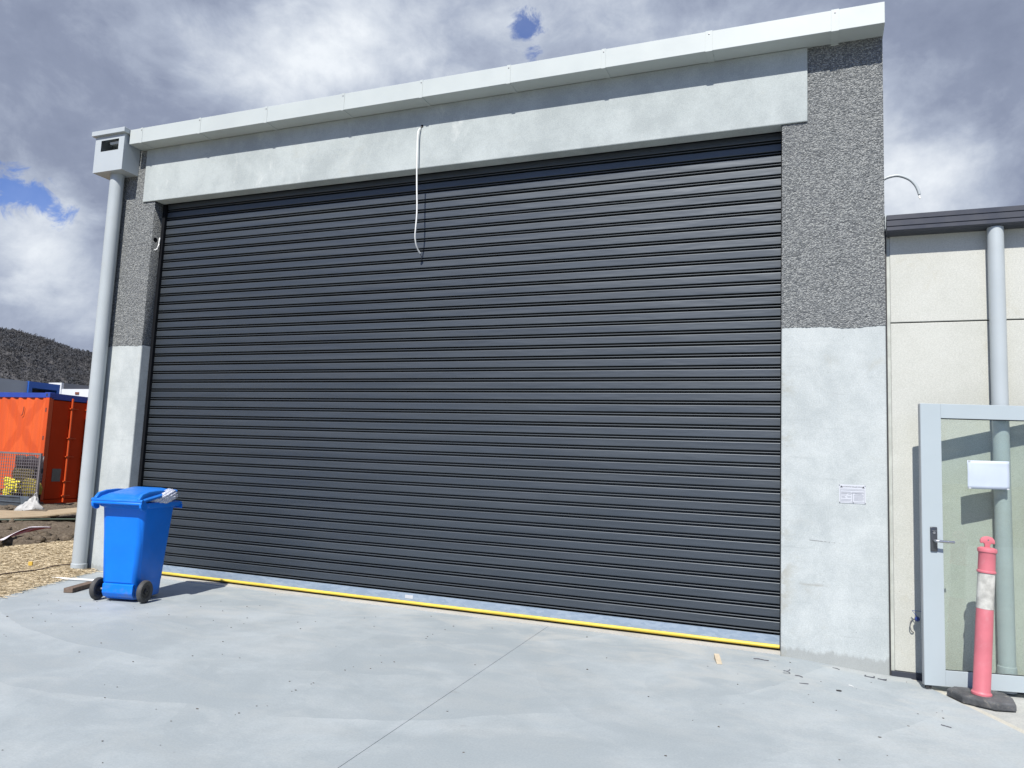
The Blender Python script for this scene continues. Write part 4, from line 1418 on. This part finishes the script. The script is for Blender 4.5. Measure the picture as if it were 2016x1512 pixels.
def lump(name, root_o, size, mat, seed, loc=(0, 0, 0), sub=3, rough=.14):
    bm_ = bmesh.new()
    bmesh.ops.create_icosphere(bm_, subdivisions=sub, radius=1)
    rs = np.random.default_rng(seed)
    ph = rs.uniform(0, 6, 6)
    for v in bm_.verts:
        c = v.co
        k_ = 1 + rough * (math.sin(3.1 * c.x + ph[0]) * math.sin(3.7 * c.z + ph[1]) + .6 * math.sin(7 * c.y + ph[2]) * math.sin(6 * c.x + ph[3]) + .4 * math.sin(13 * c.z + ph[4] + 8 * c.x))
        e_x = lambda q: math.copysign(abs(q) ** .75, q)
        v.co = Vector((e_x(c.x) * size[0] * k_, e_x(c.y) * size[1] * k_, e_x(c.z) * size[2] * k_))
    me_ = bpy.data.meshes.new(name)
    bm_.to_mesh(me_)
    bm_.free()
    for p in me_.polygons:
        p.use_smooth = True
    me_.materials.append(M[mat])
    o_ = link(name, me_, root_o)
    o_.location = loc
    return o_


c1 = root('olive_bag', (-17.36, 6.03, .44), 'olive yellow padded bag behind the mesh panel, nearest its right post', 'bag', rotz=rad(4), world=False)
lump('bag_body', c1, (.28, .09, .22), 'olive', 1, (0, 0, 0))
c2 = root('olive_cushion', (-17.80, 6.12, .66), 'dark olive padded cover standing left of the olive yellow bag', 'cover', rotz=rad(4), world=False)
lump('cushion_body', c2, (.36, .06, .28), 'olive_dark', 2, (0, 0, 0))
c3 = root('yellow_vest', (-17.98, 5.98, .43), 'crumpled bright yellow high visibility vest behind the mesh panel', 'vest', rotz=rad(4), world=False)
lump('vest_cloth', c3, (.24, .06, .20), 'hivis', 3, (0, 0, 0), 4, .3)
tg = root('metal_trough', (-17.30, 5.62, .0), 'blue grey metal trough along the foot of the mesh panel', 'trough', rotz=rad(4), world=False)
tb = MB()
tb.prism([(0, .01), (-.06, .25), (-.05, .25), (.005, .03), (.15, .03), (.19, .25), (.20, .25), (.16, .01)], -1.6, .20, 'yz')
tb.build('trough_shell', 'trough', tg)
MB().box(-1.61, .21, -.075, -.058, .24, .275).box(-1.61, .21, -.045, -.034, .12, .145).build('trough_rim', 'trough', tg, bevel=.004, seg=1)
wb = root('white_bag', (-16.40, 5.30, -.02), 'crumpled white woven bag slumped against the mesh panel', 'bag', rotz=rad(10), world=False)
V, F = [], []
nr, nsd = 12, 22
prof_ = [(.46, 0), (.44, .05), (.38, .10), (.31, .15), (.24, .21), (.17, .27), (.11, .31), (.04, .335), (.0, .34)]
rings = []
for q, (r_, h_) in enumerate(prof_):
    rings.append([(r_ * .66 * math.cos(a) * (1 + .28 * math.sin(3 * a + q * .5) + .18 * math.sin(7 * a + q * .4)) + .45 * h_, r_ * .45 * math.sin(a) * (1 + .25 * math.sin(2 * a + 1) + .18 * math.sin(9 * a + q)), h_ * .85 * (1 + .22 * math.sin(5 * a + q))) for a in [2 * math.pi * k / nsd for k in range(nsd)]])
MB().loft(rings).build('bag_cloth', 'white_bag', wb, smooth=70)
MB().tube([(.10, .02, .30), (.14, .0, .38), (.17, .02, .42), (.16, .04, .36), (.20, .05, .24), (.26, .02, .12)], .014, 6).build('bag_tie', 'white_bag', wb, smooth=60)


def board(name, label, corners, th=.02):
    c0 = Vector(corners[0])
    r_ = root(name, c0, label, 'board', world=False, group='plywood sheets in the yard')
    cs = [Vector(c) - c0 for c in corners]
    n_ = (cs[1] - cs[0]).cross(cs[3] - cs[0]).normalized()
    if n_.z < 0:
        n_ = -n_
    MB().loft([[c for c in cs], [c + n_ * th for c in cs]]).build('sheet', 'ply', r_)


board('plywood_sheet', 'long plywood sheet lying flat on the soil before the mesh panel', [(-14.20, 2.75, .045), (-13.72, 3.96, .085), (-14.25, 4.50, .10), (-15.55, 3.90, .09)], .024)
board('plywood_sheet', 'tilted plywood sheet with its right end raised off the soil', [(-13.92, 3.72, .075), (-12.75, 4.35, .27), (-13.45, 5.00, .29), (-14.75, 4.55, .105)], .024)

# barrier tape, hose, weed
bt = root('barrier_tape', (-11.2, 1.4, .05), 'red and white barrier tape lying twisted on the soil', 'tape')
tp_pts = [(-10.62, .62, .075), (-10.80, .86, .095), (-11.05, 1.14, .11), (-11.33, 1.50, .14), (-11.55, 1.80, .15), (-11.72, 2.12, .13), (-11.86, 2.42, .10)]


def ribbon(pts, w_, tw_, name, mat, shift=0.0):
    V_, F_ = [], []
    pth = smooth_path(pts, 5)
    for i, p in enumerate(pth):
        dr_ = (pth[min(i + 1, len(pth) - 1)] - pth[max(i - 1, 0)]).normalized()
        u_ = i / (len(pth) - 1)
        nv = Vector((.35 + .2 * math.sin(u_ * 7 + tw_), -.62, .70 + .25 * math.cos(u_ * 5 + tw_))) if tw_ < 2 else Vector((.75, -.25, .15 + .3 * math.sin(u_ * 6)))
        wv = nv.cross(dr_).normalized() * w_ * (.35 + .75 * math.sin(min(max(u_ * 1.15, 0), 1) * math.pi) ** .8)
        if wv.z < 0:
            wv = -wv
        V_ += [p + wv * (-1 + shift), p + wv * (0 + shift)]
        if i:
            k = 2 * i
            F_.append((k - 2, k - 1, k + 1, k))
    o_ = MB().add(V_, F_).build(name, mat, bt, smooth=60)
    o_.modifiers.new('thickness', 'SOLIDIFY').thickness = .002


ribbon(tp_pts, .085, 1.6, 'white_stripe', 'tape_white', .75)
ribbon(tp_pts[2:], .06, 2.6, 'red_stripe', 'tape_red', -.05)
gh = root('garden_hose', (-13.9, 3.6, .03), 'thin dark green hose lying in front of the plywood sheets', 'hose')
MB().tube(smooth_path([(-14.6, 2.3, .045), (-14.05, 3.0, .055), (-13.75, 3.3, .055), (-13.6, 3.72, .055), (-13.2, 4.35, .05), (-12.6, 5.2, .04)]), .018, 8).build('hose', 'hose', gh, smooth=60)
st_ = root('straw_edging', (-8.2, -.5, .03), 'dark edging cord running through the straw beside the slab', 'cord')
MB().tube(smooth_path([(-8.03, -1.35, .05), (-8.10, -.95, .06), (-8.14, -.55, .055), (-8.22, -.25, .065), (-8.20, .0, .055)]), .007, 6).build('cord', 'timber', st_, smooth=60)
wd_ = root('weed_plant', (-16.55, 7.05, .05), 'small green weed growing at the end of the container', 'plant', world=False)
lf = MB()
for k in range(150):
    a, r_, h_ = random.uniform(0, 6.28), random.uniform(0, .28), random.uniform(.02, .50)
    c = Vector((r_ * math.cos(a), r_ * math.sin(a), h_))
    u = Vector((random.gauss(0, 1), random.gauss(0, 1), random.gauss(.3, .6))).normalized() * random.uniform(.03, .06)
    v_ = u.cross(Vector((random.gauss(0, 1), random.gauss(0, 1), random.gauss(0, 1)))).normalized() * .018
    lf.add([c - u, c + v_, c + u, c - v_], [(0, 1, 2, 3)])
lf.build('leaves', 'leaf', wd_, kind='stuff')
ss = MB()
for k in range(7):
    a = k * .9
    ss.tube([(0, 0, -.03), (.08 * math.cos(a), .08 * math.sin(a), .22), (.2 * math.cos(a), .2 * math.sin(a), .46)], .006, 5)
ss.build('stems', 'leaf', wd_)

# ------------------------------------------------------------------ sheds beyond
g1 = root('grey_shed', (-75, 37, 0), 'grey clad industrial shed with a blue framed entry beyond the container', 'building')
ZS = 7.52
MB().box(-86, -70, 24, 43.12, 0, ZS).build('cladding_wall', 'shed_grey', g1)
for (ya, yb) in ((43.14, 43.50), (46.05, 46.34)):
    MB().box(-72, -69.8, ya, yb, 0, ZS + .03).build('portal_post', 'shed_blue', g1)
MB().box(-72, -69.8, 43.505, 46.045, ZS - .56, ZS + .03).build('portal_beam', 'shed_blue', g1)
MB().box(-74, -71.4, 43.51, 46.04, 0, ZS - .57).build('entry_recess', 'shed_roof', g1)
MB().box(-86, -72.01, 43.13, 46.34, 0, ZS - .05).build('rear_block', 'shed_grey', g1)
g2 = root('white_shed', (-78, 62, 0), 'white industrial shed with a dark roof behind the blue entry', 'building')
MB().box(-92, -60, 55, 75, 0, 8.07).build('front_wall', 'shed_white', g2)
MB().box(-83.0, -80.87, 54.9, 55.2, 0, 8.80).build('parapet_fin', 'shed_white', g2)
MB().prism([(-80.85, 8.072), (-60, 8.072), (-60, 7.0), (-60, 8.2), (-76.68, 8.46), (-80.85, 8.78)], 55.25, 75, 'xz').build('roof', 'shed_roof', g2)
MB().box(-78.6, -78.0, 54.93, 54.99, 7.45, 7.72).build('wall_plate', 'cont_rust', g2)
